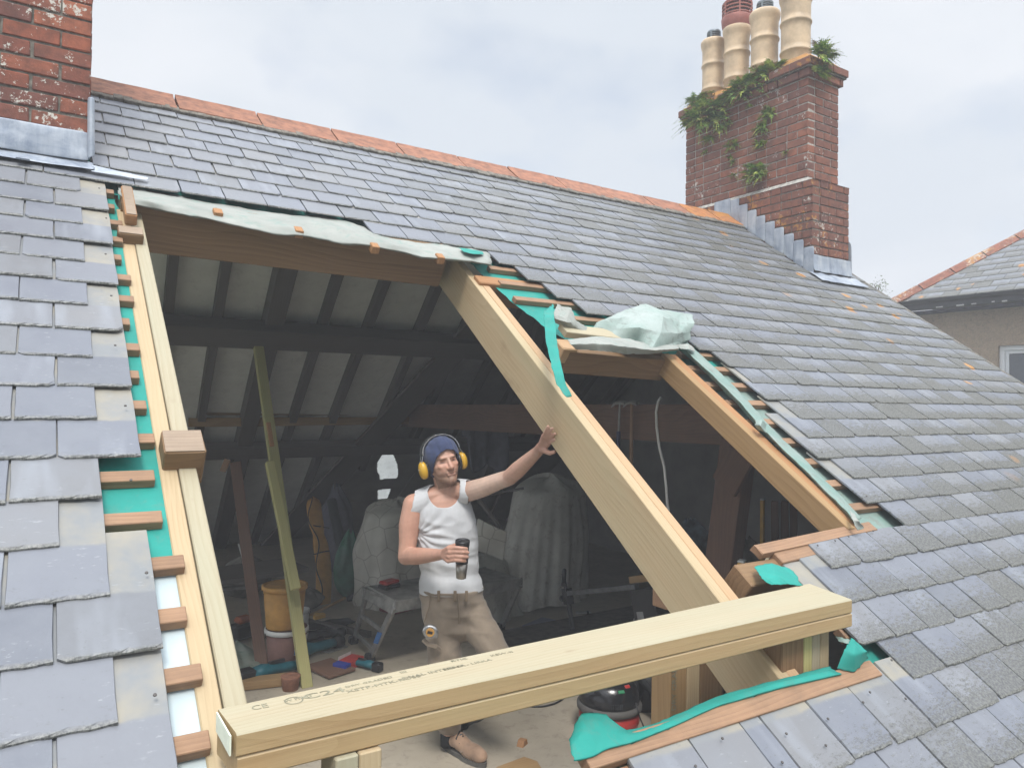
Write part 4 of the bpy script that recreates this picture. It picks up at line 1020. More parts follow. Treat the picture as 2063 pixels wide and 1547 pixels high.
# ================================================================== ATTIC INSIDE
MAT['floor'] = mat_sheet('dusty chipboard floor', (0.42, 0.37, 0.295), (0.35, 0.305, 0.24), (0.26, 0.225, 0.18), rough=.9, sc=4)
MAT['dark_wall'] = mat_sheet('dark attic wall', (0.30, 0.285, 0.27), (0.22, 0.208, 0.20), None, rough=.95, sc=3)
tag(MB().box((-1.6, -.3, ZF-.15), (6.5, 10.3, ZF)).build('floor', MAT['floor']), kind='structure')
tag(MB().box((6.42, -.4, -7.2), (6.5, 10.4, ZF)).build('wall_gable', MAT['dark_wall']), kind='structure')
tag(MB().box((-1.65, -.4, -7.2), (6.5, -.3, ZF-.2)).build('wall_front', plain('rendered wall', (.45, .42, .36), .9, .2)), kind='structure')
def gable(x0, x1, nm_):
    mb = MB(); p = [(-.25, ZF), (YR, ZR-.06), (10.1, ZF)]
    mb.add([(x, y, z) for x in (x0, x1) for y, z in p], [(0,1,2), (3,5,4), (0,3,4,1), (1,4,5,2), (2,5,3,0)])
    return tag(mb.build(nm_, MAT['dark_wall']), kind='structure')
gable(6.36, 6.44, 'wall_right')
rearroof = thing('rear_roof', (3, 8, -.2), 'inside of the far roof slope, dark rafters over grey underlay', 'roof')
def RR(x, u, n=0.0): return V((x, YR + u*CP + n*SP, ZR - u*SP + n*CP))
RRN = V((0, SP, CP))
def pv(x, y): return (x, (y - YR)/CP)
dl = [(3.72, 1.3), (3.60, 2.0), (3.56, 3.4), (3.23, 4.8), (2.80, 6.33)]
M = frame(RR(0, 0, -.06), (1, 0, 0), z=RRN)
poly = [(-1.6, 0.0), (3.9, 0.0)] + dl + [(-1.6, 6.33)]
MB().prism([(x, u) for x, u in poly], -.003, 0, M).build('underlay', MAT['underlay'], rearroof, M=None)
MB().prism([(-1.6, 3.88), (3.7, 3.88), (3.7, 3.98), (-1.6, 3.98)], -.008, -.004, M).build('underlay_lap', MAT['underlay'], rearroof)
# dark felt to the right, with the ragged light hole
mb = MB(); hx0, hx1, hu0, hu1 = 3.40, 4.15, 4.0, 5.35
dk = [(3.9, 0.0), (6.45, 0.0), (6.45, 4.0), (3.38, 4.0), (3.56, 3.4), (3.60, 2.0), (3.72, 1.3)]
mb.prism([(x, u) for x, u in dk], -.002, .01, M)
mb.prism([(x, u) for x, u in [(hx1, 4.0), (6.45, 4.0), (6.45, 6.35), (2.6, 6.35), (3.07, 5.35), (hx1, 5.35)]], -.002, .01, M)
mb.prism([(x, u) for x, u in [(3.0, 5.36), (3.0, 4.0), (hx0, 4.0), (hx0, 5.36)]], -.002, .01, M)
shape1 = [(760,931),(768,918),(778,907),(792,915),(800,935),(802,955),(799,962),(765,965),(764,955),(760,950)]
shape2 = [(761,986),(787,984),(778,1010),(770,1025),(761,1025)]
def inside(p, poly):
    x, y = p; c = False
    for i in range(len(poly)):
        (x1, y1), (x2, y2) = poly[i], poly[i-1]
        if (y1 > y) != (y2 > y) and x < (x2-x1)*(y-y1)/(y2-y1)+x1: c = not c
    return c
nu, nv = 60, 84
for i in range(nu):
    for j in range(nv):
        x0 = hx0+(hx1-hx0)*i/nu; x1 = hx0+(hx1-hx0)*(i+1)/nu; u0 = hu0+(hu1-hu0)*j/nv; u1 = hu0+(hu1-hu0)*(j+1)/nv
        p = pix(RR((x0+x1)/2, (u0+u1)/2, -.05))[:2]
        if inside(p, shape1) or inside(p, shape2): continue
        mb.quad(M @ V((x0, u0, .005)), M @ V((x1, u0, .005)), M @ V((x1, u1, .005)), M @ V((x0, u1, .005)))
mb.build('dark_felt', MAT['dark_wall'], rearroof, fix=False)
mb = MB().box((3.2, 3.8, .05), (4.4, 5.6, .053), M)
mb.build('torn_white_sheet', mat_sheet('backlit white sheet', (.85, .86, .84), (.78, .79, .78), (.6, .6, .58), trans=.6), rearroof)
def rrb(name, xa, ua, xb, ub, n, w, h, mat, label=None):
    return board(name, RR(xa, ua, n), RR(xb, ub, n), w, h, RRN, MAT[mat], rearroof, c=0)
for x, w in ((.45, .065), (.85, .07), (1.22, .07), (1.66, .15), (2.10, .068), (2.52, .07), (2.98, .07), (3.42, .07), (3.9, .07), (4.4, .07), (4.9, .07), (5.4, .07), (5.9, .07)):
    rrb('rafter', x - .10, .05, x + .34, 6.2 if x < 2.6 else (4.4 if x < 3.2 else 3.8), -.062, w, .10 if w < .1 else .16, 'old_dark')
rrb('purlin', -1.5, 1.93, 6.3, 1.93, -.17, .24, .12, 'old_dark')
rrb('purlin', -1.5, 3.80, 6.3, 3.80, -.16, .20, .09, 'old_dark')
rrb('valley_board', 3.62, 1.4, 2.62, 6.2, -.20, .30, .04, 'old_dark')
rrb('valley_board', 4.2, 1.4, 5.2, 5.0, -.20, .12, .1, 'old_dark')
board('hanging_plank', onY(380, 842, 7.62), onY(965, 838, 7.70), .035, .085, (0, 0, 1), MAT['pine_honey'], label='long light plank fixed along the lower rafters of the far slope', cat='plank')
board('hanging_plank', onY(400, 830, 7.66), onY(985, 832, 7.75), .03, .03, (0, 0, 1), MAT['pine_brown'], label='thin brown batten just above the long light plank', cat='plank')
# truss seen at the right
t = thing('roof_truss', (3.6, 3.5, ZF), 'old red brown roof truss with collar, post and sloping principal', 'roof truss')
board('collar', (3.6, 2.95, -.01), (3.6, 8.0, -.09), .11, .25, (0, 0, 1), MAT['old_brown'], t)
rr_board('principal_rafter', 3.66, 1.2, 3.66, 5.6, -.17, .12, .19, MAT['old_brown'], t)
board('post', onX(1463, 880, 3.52), onX(1385, 1190, 3.52) + V((0, .0, -1.0)), .10, .20, (0, 1, 0.0), MAT['old_brown'], t)
board('lapped_cleat', onX(1478, 885, 3.45), onX(1438, 960, 3.45), .03, .19, (0, 1, 0), MAT['old_brown'], t)
rr_board('inner_rafter', 4.3, 1.2, 4.3, 6.0, -.06, .07, .10, MAT['old_dark'], t)
for i, x in enumerate((4.8, 5.3, 5.8)): rr_board('common_rafter', x, .1, x, 6.0, -.06, .07, .10, MAT['old_dark'], t)
rr_board('common_rafter', -.2, .1, -.2, 6.0, -.06, .07, .10, MAT['old_dark'], t)
# props
olb = onZ(620, 1385, ZF)
t = thing('timber_prop', olb, 'olive green timber prop leaning from the floor to the far purlin', 'timber prop')
tp = onY(522, 697, 6.15)
board('prop', tp, olb, .075, .05, V((0, -1, .6)), MAT['olive'], t)
board('spliced_piece', onY(545, 928, 5.42), onY(598, 1185, 5.02), .06, .05, V((0, -1, .6)), MAT['olive'], t)
board('orange_cleat', onY(541, 850, 5.58), onY(549, 898, 5.50), .03, .02, V((0, -1, .6)), MAT['end_orange'], t)
board('timber_prop', onY(474, 930, 6.35), onZ(528, 1345, ZF), .085, .05, V((-.3, -1, .5)), MAT['old_brown'], label='dark brown timber prop left of the olive prop', cat='timber prop')
board('timber_prop', onY(458, 925, 6.6), onY(448, 950, 6.6), .05, .03, V((-.3, -1, .5)), MAT['batten'], label='short brown offcut wedged high beside the dark prop', cat='timber')
# jacket hanging from the far purlin
MAT['navy_cloth'] = plain('dark navy workwear', (0.13, 0.13, 0.165), 0.9, 0.2, var=0.15, scale=9, bmp=.3, bscale=20)
def cloth(name, mat, fn, nu, nv, label, cat, lv=1, th=.006, parent=None):
    o = MB().grid(fn, nu, nv).build(name, mat, parent, smooth=True); sub(o, lv, th); return tag(o, label, cat)
def jk(u, v):
    yy = 6.9; a = onY(930 + 76*u + 8*v, 836 + 108*v + 10*u*(1-v), yy)
    w = .04*math.sin(u*14 + v*2) + .03*math.sin(u*7+1)
    side = 0
    if v > .85: a.z -= .05*math.sin(u*9)
    return a + V((0, -w*1.2 - .05, 0)) + V((.05*(u-.5)*math.sin(v*3), 0, 0))
cloth('work_jacket', MAT['navy_cloth'], jk, 22, 14, 'navy paint flecked jacket hanging above the man\'s shoulder', 'jacket', th=.02)
def sl(u, v): 
    a = onY(930 + 18*u, 838 + 42*v, 6.8); return a + V((0, -.05*math.sin(u*pi), 0))
cloth('jacket_sleeve', MAT['navy_cloth'], sl, 6, 8, 'crumpled sleeve of cloth hanging left of the navy jacket', 'cloth', th=.03)
# dust sheets
MAT['dust_sheet'] = mat_sheet('grey dust sheet', (0.66, 0.645, 0.59), (0.54, 0.525, 0.48), (0.38, 0.34, 0.31), rough=.95, sc=5)
def floral():
    m, t, b = NM('floral cloth', .9, .2); v = coords(t, 'World', seed=False)
    base = ramp(t, tex(t, 'ShaderNodeTexNoise', v, 5, 4), [(0.3, (0.48, 0.46, 0.41)), (0.7, (0.62, 0.60, 0.54))])
    vo = tex(t, 'ShaderNodeTexVoronoi', v, 7.5, out='Distance'); wob = tex(t, 'ShaderNodeTexNoise', v, 30, 3)
    f = ramp(t, math_(t, 'ADD', vo, math_(t, 'MULTIPLY', wob, .25)), [(0.34, 1.0), (0.37, 0.0)])
    st = N(t, 'ShaderNodeTexVoronoi', feature='DISTANCE_TO_EDGE'); st.inputs['Scale'].default_value = 5; L(t, v, st.inputs['Vector'])
    s2 = ramp(t, st.outputs['Distance'], [(0.012, 0.8), (0.022, 0.0)])
    c = mix(t, f, base, (0.14, 0.045, 0.04)); c = mix(t, math_(t, 'MULTIPLY', s2, .5), c, (0.12, 0.09, 0.07))
    L(t, c, b.inputs['Base Color']); return m
MAT['floral'] = floral()
def shroud(name, cx, cy, rx, ry, h, mat, label, seed=0, folds=11, flare=.25, rot=0.0, topflat=.35, lean=(0, 0)):
    def fn(u, v):
        a = 2*pi*u
        if v < .3: r = v/.3*.78; z = h*(1 - .10*(v/.3)**2)
        else:
            q = (v-.3)/.7; r = .78 + .22*min(1, q*2.2) + flare*q*q; z = h*(.90 - .90*q)
        fo = 1 + (.09*math.sin(folds*a + 2*math.sin(a*2+seed)) + .05*math.sin((folds*2+1)*a+seed))*max(0, v-.25)
        nz = noise.noise(V((math.cos(a)*1.5+seed, math.sin(a)*1.5, v*3)))
        x, y = math.cos(a)*rx*r*fo*(1+.12*nz), math.sin(a)*ry*r*fo*(1+.12*nz)
        c, s_ = math.cos(rot), math.sin(rot)
        q = max(0, z/h)
        return V((cx + x*c - y*s_ + lean[0]*q, cy + x*s_ + y*c + lean[1]*q, ZF + max(.004, z + .05*h*nz)))
    o = MB().grid(fn, 96, 26).build(name, mat, None, smooth=True); sub(o, 1, None); return tag(o, label, 'dust sheet')
shroud('dust_sheet', 4.15, 5.95, .50, .34, 1.18, MAT['dust_sheet'], 'tall grey dust sheet draped over furniture to the right of the man', 1.3, 13, .12, .2, lean=(.12, .0))
shroud('dust_sheet', 3.45, 5.9, .42, .3, .50, MAT['dust_sheet'], 'low heap of grey dust sheet on the floor behind the man', 4.0, 9, .35, .5)
shroud('floral_sheet', 2.95, 6.6, .42, .32, .95, MAT['floral'], 'floral sheet bundled over a tall shape left of the man', 2.2, 7, .02, .3)
def fp(u, v):
    a = onD(962 + 60*u - 8*v, 1042 + 28*u + 62*v, 6.05); return a + VIEW*(-.04*math.sin(u*3+v*2))
cloth('floral_board', MAT['floral'], fp, 10, 8, 'tilted floral patterned panel showing behind the man\'s hip', 'panel', th=.012)
# leaning dark frame behind the shoulder
mb = MB(); P1, P2, P3 = onD(965, 990, 6.3), onD(1020, 1065, 6.1), onD(1035, 985, 6.3)
mb.tube([onD(960, 1000, 6.2), onD(1010, 1065, 6.1)], .022, 6); mb.tube([onD(962, 1003, 6.3), onD(1055, 983, 6.4)], .012, 6); mb.tube([onD(985, 1045, 6.2), onD(1012, 985, 6.4)], .012, 6)
tag(mb.build('metal_stand', MAT['old_dark']), 'black folded metal frame behind the man\'s raised arm', 'metal frame')

# ---- platform step
MAT['alu'] = plain('scuffed aluminium', (0.36, 0.36, 0.35), 0.45, 0.5, metal=.55, var=.25, scale=12)
MAT['blue'] = plain('blue sticker', (0.05, 0.16, 0.42), .6, .4)
MAT['black'] = plain('black plastic', (0.016, 0.016, 0.018), .42, .5, var=.2)
MAT['rubber'] = plain('dark rubber', (0.03, 0.032, 0.035), .8, .3, var=.3)
MAT['red'] = plain('red plastic', (0.42, 0.035, 0.03), .42, .5, var=.1)
MAT['tool_teal'] = plain('teal tool plastic', (0.012, 0.13, 0.17), .45, .5, var=.2)
MAT['orange'] = plain('orange plastic', (0.52, 0.27, 0.06), .6, .4, var=.12)
MAT['yellow'] = plain('yellow paint', (0.60, 0.34, 0.04), .45, .5, var=.1)
MAT['white_p'] = plain('white plastic', (0.62, 0.62, 0.60), .5, .5, var=.06)
zt_ = ZF + .50
fA, fB = onZ(712, 1296), onZ(745, 1332)
t = thing('platform_step', (2.5, 5.4, ZF), 'scuffed aluminium work platform standing behind the man', 'step platform')
A0, B0 = onZ(737, 1183, zt_), onZ(792, 1212, zt_)
dx = V((1.0, .12, 0)).normalized()*1.15
mb = MB(); 
Mtop = frame((A0+B0)/2 + dx*.5, dx, z=(0, 0, 1)); wd = (A0-B0).length/2
mb.box((-.575, -wd, -.02), (.575, wd, 0), Mtop, c=.004); mb.build('deck', MAT['alu'], t)
mb = MB().box((-.585, -wd-.012, -.075), (.585, -wd, .004), Mtop, c=.002); mb.build('side_rail', MAT['alu'], t)
mb = MB().box((-.585, wd, -.075), (.585, wd+.012, .004), Mtop, c=.002); mb.build('side_rail', MAT['alu'], t)
for (tp_, ft) in ((A0, fA), (B0, fB), (A0+dx, fA+dx*1.06), (B0+dx, fB+dx*1.06)):
    board('leg', tp_ + V((0, 0, -.03)), ft + V((0, 0, .04)), .055, .022, V((-1, 0, .1)), MAT['alu'], t)
    MB().box((-.035, -.03, 0), (.035, .03, .06), Matrix.Translation(ft), c=.01).build('rubber_foot', MAT['rubber'], t)
for q in (.45, .82):
    board('rung', (A0+V((0,0,-.03))).lerp(fA, q), (B0+V((0,0,-.03))).lerp(fB, q), .03, .02, V((-1, 0, .1)), MAT['alu'], t)
m_ = (B0+V((0,0,-.03))).lerp(fB, .45) + V((-.025, -.012, 0)); board('sticker', m_, m_ + (fB-B0)*.18, .035, .002, V((-.35, -1, .2)), MAT['blue'], t)
board('gusset', A0+V((0, 0, -.035)), B0+V((0, 0, -.035)), .10, .02, V((-1, 0, .3)), MAT['alu'], t)
# red box on the platform
q = onZ(784, 1183, zt_+.002)
t = thing('tool_case', q, 'small red and black tool case lying on the aluminium platform', 'tool case')
Mq = Matrix.Translation(q) @ Matrix.Rotation(.35, 4, 'Z')
MB().box((-.075, -.05, 0), (.075, .05, .028), Mq, c=.008).build('case_base', MAT['black'], t)
MB().box((-.072, -.047, .0281), (.072, .047, .055), Mq, c=.012).build('case_lid', MAT['red'], t)
q = onZ(815, 1245)
t = thing('plastic_crate', q, 'dark red plastic crate under the aluminium platform', 'crate')
Mq = Matrix.Translation(q + V((.1, .3, 0))) @ Matrix.Rotation(.3, 4, 'Z')
mr_ = plain('dull red plastic', (.16, .02, .02), .6, .4)
MB().box((-.2, -.13, 0), (.2, .13, .2), Mq, c=.01).build('crate_body', mr_, t)
MB().box((-.21, -.14, .201), (.21, .14, .225), Mq, c=.006).build('crate_rim', mr_, t)

# ---- buckets
def bucket(cx, cy, z0, r0, r1, h, mat, label, rim=None, band=None, open_=False, group=None):
    t = thing('bucket', (cx, cy, z0), label, 'bucket', group)
    T_ = Matrix.Translation(V((cx, cy, z0)))
    MB().lathe([(r0*.96, 0), (r0, .008), (r1, h), (r1*.93, h), (r0*.93, .012)], 32, cap=True).build('pail', mat, t, T_, smooth=True)
    MB().lathe([(r1, h-.03), (r1*1.07, h-.028), (r1*1.07, h), (r1*1.0, h+.004)], 32, cap=False).build('rim', rim or mat, t, T_, smooth=True)
    mb = MB().tube([V((math.cos(a)*r1*1.08, math.sin(a)*r1*1.08*.55 - .02, h-.02-.10*math.sin(a))) for a in [pi*k/12 for k in range(13)]], .0035, 6)
    mb.build('handle', MAT['iron'], t, T_)
    return t
bq = onZ(562, 1338)
t = bucket(bq.x+.05, bq.y, ZF, .125, .145, .26, plain('reddish brown tub', (.20, .10, .08), .6, .4), 'squat reddish paint tub with a blue and white label, under the orange bucket', rim=MAT['white_p'])
def lab(u, v, c=V((bq.x+.05, bq.y, ZF))):
    a = -1.45 + 1.0*u; r = .133 + .02*v; return c + V((math.cos(a)*r, math.sin(a)*r, .09+.13*v))
MB().grid(lab, 8, 3).build('label', MAT['white_p'], t, smooth=True)
MB().grid(lambda u, v: lab(u, v*.45 + .03) + V((.001, -.002, 0)), 8, 3).build('label_print', MAT['blue'], t, smooth=True)
t = bucket(bq.x+.03, bq.y, ZF+.268, .125, .15, .30, MAT['orange'], 'orange bucket stacked on the squat paint tub')
MB().lathe([(.001, .29), (.138, .292)], 24, cap=False).build('contents', MAT['orange'], t, Matrix.Translation(V((bq.x+.03, bq.y, ZF+.268))))
q = onZ(608, 1268); bucket(q.x, q.y, ZF, .05, .058, .17, MAT['white_p'], 'small white paint kettle behind the olive prop')
q = onZ(1345, 1455); 
t = bucket(q.x+.05, q.y+.25, ZF, .11, .135, .28, MAT['black'], 'black bucket crusted with white plaster beside the clustered post', rim=mat_sheet('plaster crust', (.55, .54, .5), (.4, .39, .36), (.05, .05, .05), sc=12))
board('bucket_offcut', (q.x+.0, q.y+.2, ZF+.15), (q.x+.07, q.y+.3, ZF+.36), .07, .015, (0, -1, .3), MAT['batten'], label='brown offcut sticking out of the black plaster bucket', cat='timber')
def bagf(cx, cy, z0, rx, ry, h, seed, mat, label, cat='bag', name='plastic_bag'):
    def fn(u, v):
        a = 2*pi*u; q = v
        r = math.sin(min(1, q*1.08)*pi)**.5 if q < .9 else .35 - (q-.9)*2
        r = max(.02, r if q > .001 else .02)
        nz = noise.noise(V((math.cos(a)*2+seed, math.sin(a)*2, q*3)))
        return V((cx + rx*r*math.cos(a)*(1+.35*nz), cy + ry*r*math.sin(a)*(1+.35*nz), z0 + h*q + .15*h*nz*q))
    o = MB().grid(fn, 28, 16).build(name, mat, None, smooth=True); sub(o, 1); 
    return tag(o, label, cat)
MAT['bag_yellow'] = plain('yellow green plastic', (0.42, 0.42, 0.06), .4, .5, var=.3)
MAT['bag_green'] = plain('dark green plastic', (0.02, 0.13, 0.08), .45, .5, var=.4, scale=5)
MAT['bag_grey'] = plain('dirty grey cloth', (0.17, 0.16, 0.14), .9, .2, var=.4, scale=7)
q = onZ(1322, 1440); bagf(q.x+.1, q.y+.22, ZF, .10, .08, .22, 5, MAT['bag_yellow'], 'yellow green plastic bag behind the vacuum hose')
q = onZ(705, 1225); bagf(q.x+.1, q.y+.3, ZF, .16, .13, .62, 2, MAT['bag_green'], 'dark green plastic sack behind the orange strip')
q = onZ(618, 1232); bagf(q.x, q.y+.05, ZF, .17, .13, .20, 9, MAT['bag_grey'], 'crumpled grey cloth bag beside the orange strip')
q = onZ(520, 1230); bagf(q.x, q.y+.5, ZF, .24, .18, .40, 12, MAT['bag_grey'], 'grey brown heap of cloth behind the orange bucket', 'cloth heap', 'cloth_heap')
q = onZ(700, 1190); bagf(q.x+.15, q.y+.8, ZF+.0, .22, .2, .95, 15, MAT['navy_cloth'], 'dark bundle of clothes under the torn light hole', 'clothes', 'clothes_bundle')
q = onZ(495, 1370)
def shf(u, v):
    a = onZ(474 + 52*u, 1318 + 58*v + 6*u); return a + V((0, 0, .10*(1-v)*(1-u)+.02+.03*noise.noise(V((u*3, v*3, 2)))))
cloth('plastic_sheet', mat_sheet('greenish clear sheet', (.36, .38, .34), (.24, .30, .25), (.1, .2, .14), rough=.4), shf, 10, 10, 'crumpled greenish sheet on the floor at the left of the dark prop', 'plastic sheet')

# orange strip, dark tube, stick
a_, b_ = onZ(650, 1216), onY(637, 1000, 7.6)
t = thing('foam_strip', a_, 'long orange padded strip with black cord leaning at the back', 'padded strip')
def os_(u, v):
    c = a_.lerp(b_, v); w = .078*(1 if v < .9 else math.sqrt(max(0, 1-((v-.9)/.1)**2))+.01)*(1-.25*math.exp(-((v-.62)/.06)**2))
    th = .03; ang = 2*pi*u
    return c + V((math.cos(ang)*w + .03*math.sin(v*5), math.sin(ang)*th, 0))
MB().grid(os_, 20, 26).build('pad', MAT['orange'], t, smooth=True)
mb = MB().tube([a_.lerp(b_, q) + V((-.055 + .03*math.sin(q*14) + .03*math.sin(q*5), -.04, 0)) for q in [k/30 for k in range(31)]], .006, 6)
mb.tube([a_.lerp(b_, .45) + V((-.08+.16*k/8, -.045-.01*math.sin(k), .02*k/8)) for k in range(9)], .006, 6)
mb.tube([a_.lerp(b_, .72) + V((-.06+.16*k/8, -.045-.01*math.sin(k), -.04*k/8)) for k in range(9)], .006, 6)
mb.build('cord', MAT['black'], t)
tb = plain('dark blue grey tube', (.035, .045, .055), .5, .5)
tag(MB().tube([onZ(712, 1210), onY(668, 1010, 7.7)], .055, 16).build('cardboard_tube', tb, None, smooth=False), 'dark tube leaning beside the orange strip', 'tube')
board('wooden_stick', onD(612, 1243, 6.5), onD(696, 1201, 6.75), .022, .022, (0, 0, 1), MAT['pine_honey'], c=.005, label='wooden stick propped across in front of the orange strip', cat='stick')
# floor timbers and offcuts
board('floor_batten', onZ(590, 1252)+V((0,0,.05)), onZ(745, 1285)+V((0,0,.05)), .05, .045, (0, 0, 1), MAT['old_dark'], label='dark bar lying on the floor behind the cordless tools', cat='batten')
board('floor_offcut', onZ(480, 1388)+V((0,0,.06)), onZ(590, 1376)+V((0,0,.06)), .10, .055, (0, 0, 1), MAT['pine_honey'], label='timber offcut on the floor at the foot of the props', cat='timber')
board('floor_batten', onZ(640, 1340)+V((0,0,.03)), onZ(690, 1362)+V((0,0,.03)), .22, .02, (0, 0, 1), MAT['old_brown'], label='brown board flat on the floor under the tissue box', cat='board')
q = onZ(585, 1388); t_ = MB().lathe([(.05, 0), (.06, .08), (.065, .09), (.055, .09)], 20, Matrix.Translation(q)); tag(t_.build('clay_offcut', MAT['terracotta'], None, smooth=True), 'small terracotta pot on the floor beside the offcut', 'pot')
q = onZ(1052, 1500); Mq = Matrix.Translation(q) @ Matrix.Rotation(.5, 4, 'Z')
mb = MB(); mb.add([(-.03,-.02,0),(.03,-.02,0),(.03,.02,0),(-.03,.02,0),(-.012,-.02,.03),(.02,-.02,.03),(.02,.02,.03),(-.012,.02,.03)], [(0,3,2,1),(4,5,6,7),(0,1,5,4),(1,2,6,5),(2,3,7,6),(3,0,4,7)])
tag(mb.build('wood_offcut', MAT['end_orange'], None, Mq), 'tiny wedge shaped wood offcut alone on the open floor', 'wood offcut')
mb = MB(); pl = [onZ(*p) for p in ((1000, 1552), (1056, 1531), (1082, 1540), (1100, 1570), (1000, 1590))]
mb.add([p + V((0, 0, .002)) for p in pl] + [p + V((0, 0, .02)) for p in pl], [(4,3,2,1,0), (5,6,7,8,9)] + [(i, (i+1)%5, 5+(i+1)%5, 5+i) for i in range(5)])
tag(mb.build('plywood_offcut', MAT['pine_honey']), 'angular plywood offcut at the bottom edge near the boot', 'plywood')
# tools
def tool(px, py, ang, mat, label, s=1.0, kind='saw'):
    q = onZ(px, py); t = thing('cordless_tool', q, label, 'power tool'); Mq = Matrix.Translation(q) @ Matrix.Rotation(ang, 4, 'Z') @ Matrix.Scale(s, 4)
    MB().tube([Mq @ V(p) for p in ((-.16, 0, .05), (-.10, 0, .055), (-.02, .005, .05), (.06, 0, .045), (.13, 0, .04))], [.045*s, .05*s, .036*s, .034*s, .030*s], 12, flat=.85).build('body', mat, t, smooth=True)
    MB().box((-.25, -.045, .004), (-.15, .045, .09), Mq, c=.012).build('battery', MAT['black'], t)
    MB().tube([Mq @ V(p) for p in ((.12, 0, .04), (.17, 0, .04), (.20, .02, .035))], [.034*s, .04*s, .02*s], 10).build('gear_head', MAT['black'], t, smooth=True)
    MB().box((-.06, -.012, .08), (.04, .012, .10), Mq, c=.004).build('switch', MAT['black'], t)
    if kind == 'jig': MB().box((.05, -.04, .0), (.2, .04, .008), Mq, c=.002).build('base_plate', MAT['alu'], t)
    return t
tool(560, 1362, .20, MAT['tool_teal'], 'teal and black cordless tool lying nearest the olive prop', 1.15)
tool(640, 1318, .35, MAT['tool_teal'], 'teal and black cordless saw lying right of the olive prop', 1.25, 'jig')
tool(728, 1345, 2.1, MAT['tool_teal'], 'dark teal drill by the foot of the platform', .7)
tool(650, 1290, .1, MAT['rubber'], 'black power tool behind the teal saw', 1.0)
q = onZ(640, 1280); Mq = Matrix.Translation(q + V((0, 0, .14))) @ Matrix.Rotation(.3, 4, 'Z')
mb = MB().prism([(-.05, -.03), (.055, -.025), (.06, .02), (.0, .045), (-.04, .01)], 0, .03, Mq); tag(mb.build('sanding_block', MAT['yellow']), 'yellow wedge lying on the black power tool', 'wedge')
# tissue carton
q = onZ(697, 1345); t = thing('carton', q, 'torn open red white and blue carton on the floor', 'carton'); Mq = Matrix.Translation(q) @ Matrix.Rotation(.55, 4, 'Z')
MB().box((-.02, -.06, 0), (.13, .05, .055), Mq, c=.003).build('red_side', MAT['red'], t)
MB().box((-.085, -.062, 0), (-.021, .052, .053), Mq, c=.003).build('blue_side', plain('blue card', (.03, .05, .30), .6, .4), t)
MB().box((-.02, .0505, .01), (.12, .054, .075), Mq).build('white_flap', MAT['white_p'], t)
MB().box((-.26, -.03, .02), (-.09, .06, .024), Mq @ Matrix.Rotation(-.25, 4, 'Y')).build('white_flap', MAT['white_p'], t)
q = onZ(668, 1262); bagf(q.x, q.y, ZF, .20, .12, .05, 31, MAT['rubber'], 'flat dark cloth on the floor in front of the wooden stick', 'cloth', 'dark_cloth')
# paper and bits further back
q0 = [onZ(*p) for p in ((1052, 1262), (1092, 1245), (1148, 1256), (1070, 1268))]
mb = MB(); mb.add([p + V((0, 0, .004)) for p in q0] + [p + V((0, 0, .010)) for p in q0], [(3,2,1,0),(4,5,6,7)] + [(i,(i+1)%4,4+(i+1)%4,4+i) for i in range(4)])
tag(mb.build('paper_sheet', plain('grey blue paper', (.22, .23, .30), .8, .3)), 'grey blue sheet of paper on the dark floor behind the plate', 'paper')
q = onZ(1175, 1236); t = thing('snap_knife', q, 'small grey utility knife lying on the floor below the saw stand', 'knife'); Mq = Matrix.Translation(q) @ Matrix.Rotation(-.5, 4, 'Z')
MB().box((-.07, -.015, 0), (.07, .015, .02), Mq, c=.006).build('handle', MAT['alu'], t); MB().box((.03, -.017, .0), (.05, .017, .023), Mq, c=.002).build('slider', MAT['black'], t)
# darker boards further back on the floor
board('floor_board', onZ(1010, 1300)+V((0,0,.018)), onZ(1430, 1215)+V((0,0,.018)), .55, .016, (0, 0, 1), plain('dark floor board', (.10, .085, .07), .9, .2, var=.3), label='dark board laid on the floor behind the plate', cat='board')

# ---- saw stand
D_ = 5.0
t = thing('saw_stand', onD(1300, 1240, D_), 'black saw stand with a long steel extension arm and end stop', 'saw stand')
st_m = plain('grey steel', (.16, .165, .175), .45, .5, metal=.5, var=.2)
a, b = onD(1142, 1190, 5.6), onD(1282, 1176, D_)
board('extension_arm', a, b, .045, .035, (0, 0, 1), st_m, t)
Mq = frame(onD(1309, 1180, D_-.06), (b-a), z=(0, 0, 1))
MB().box((-.10, -.10, -.235), (.12, .10, -.01), Mq, c=.006).build('housing', MAT['black'], t)
MB().box((-.103, -.10, -.23), (-.1005, .06, -.19), Mq).build('label', MAT['white_p'], t)
MB().box((-.06, -.1035, -.21), (-.0, -.1005, -.15), Mq).build('label', plain('grey label', (.3, .3, .3), .6), t)
for s_ in (-1, 1):
    for q_ in (-1, 1):
        board('leg', Mq @ V((.01+.09*s_, .07*q_, -.2)), V(((Mq @ V((.16*s_, .22*q_, 0))).x, (Mq @ V((.16*s_, .22*q_, 0))).y, ZF)), .03, .03, (1, 0, .1), MAT['black'], t)
Ma = frame(a, (b-a), z=(0, 0, 1))
MB().box((-.03, -.03, -.10), (.02, .04, .02), Ma, c=.004).build('end_clamp', MAT['black'], t)
MB().tube([Ma @ V((-.01, .0, .0)), Ma @ V((-.01, 0, .13))], .014, 8).build('stop_post', MAT['black'], t)
MB().tube([Ma @ V((-.03, .03, .15)), Ma @ V((.10, -.10, .05))], .017, 10).build('stop_roller', MAT['black'], t)
MB().tube([Ma @ V((-.05, -.02, -.05)), Ma @ V((-.03, -.02, -.05))], .025, 10).build('knob', MAT['black'], t)
MB().tube([Ma @ V((0, 0, -.05)), Ma @ V((0, 0, -.28))], .018, 8).build('support_tube', MAT['rubber'], t)
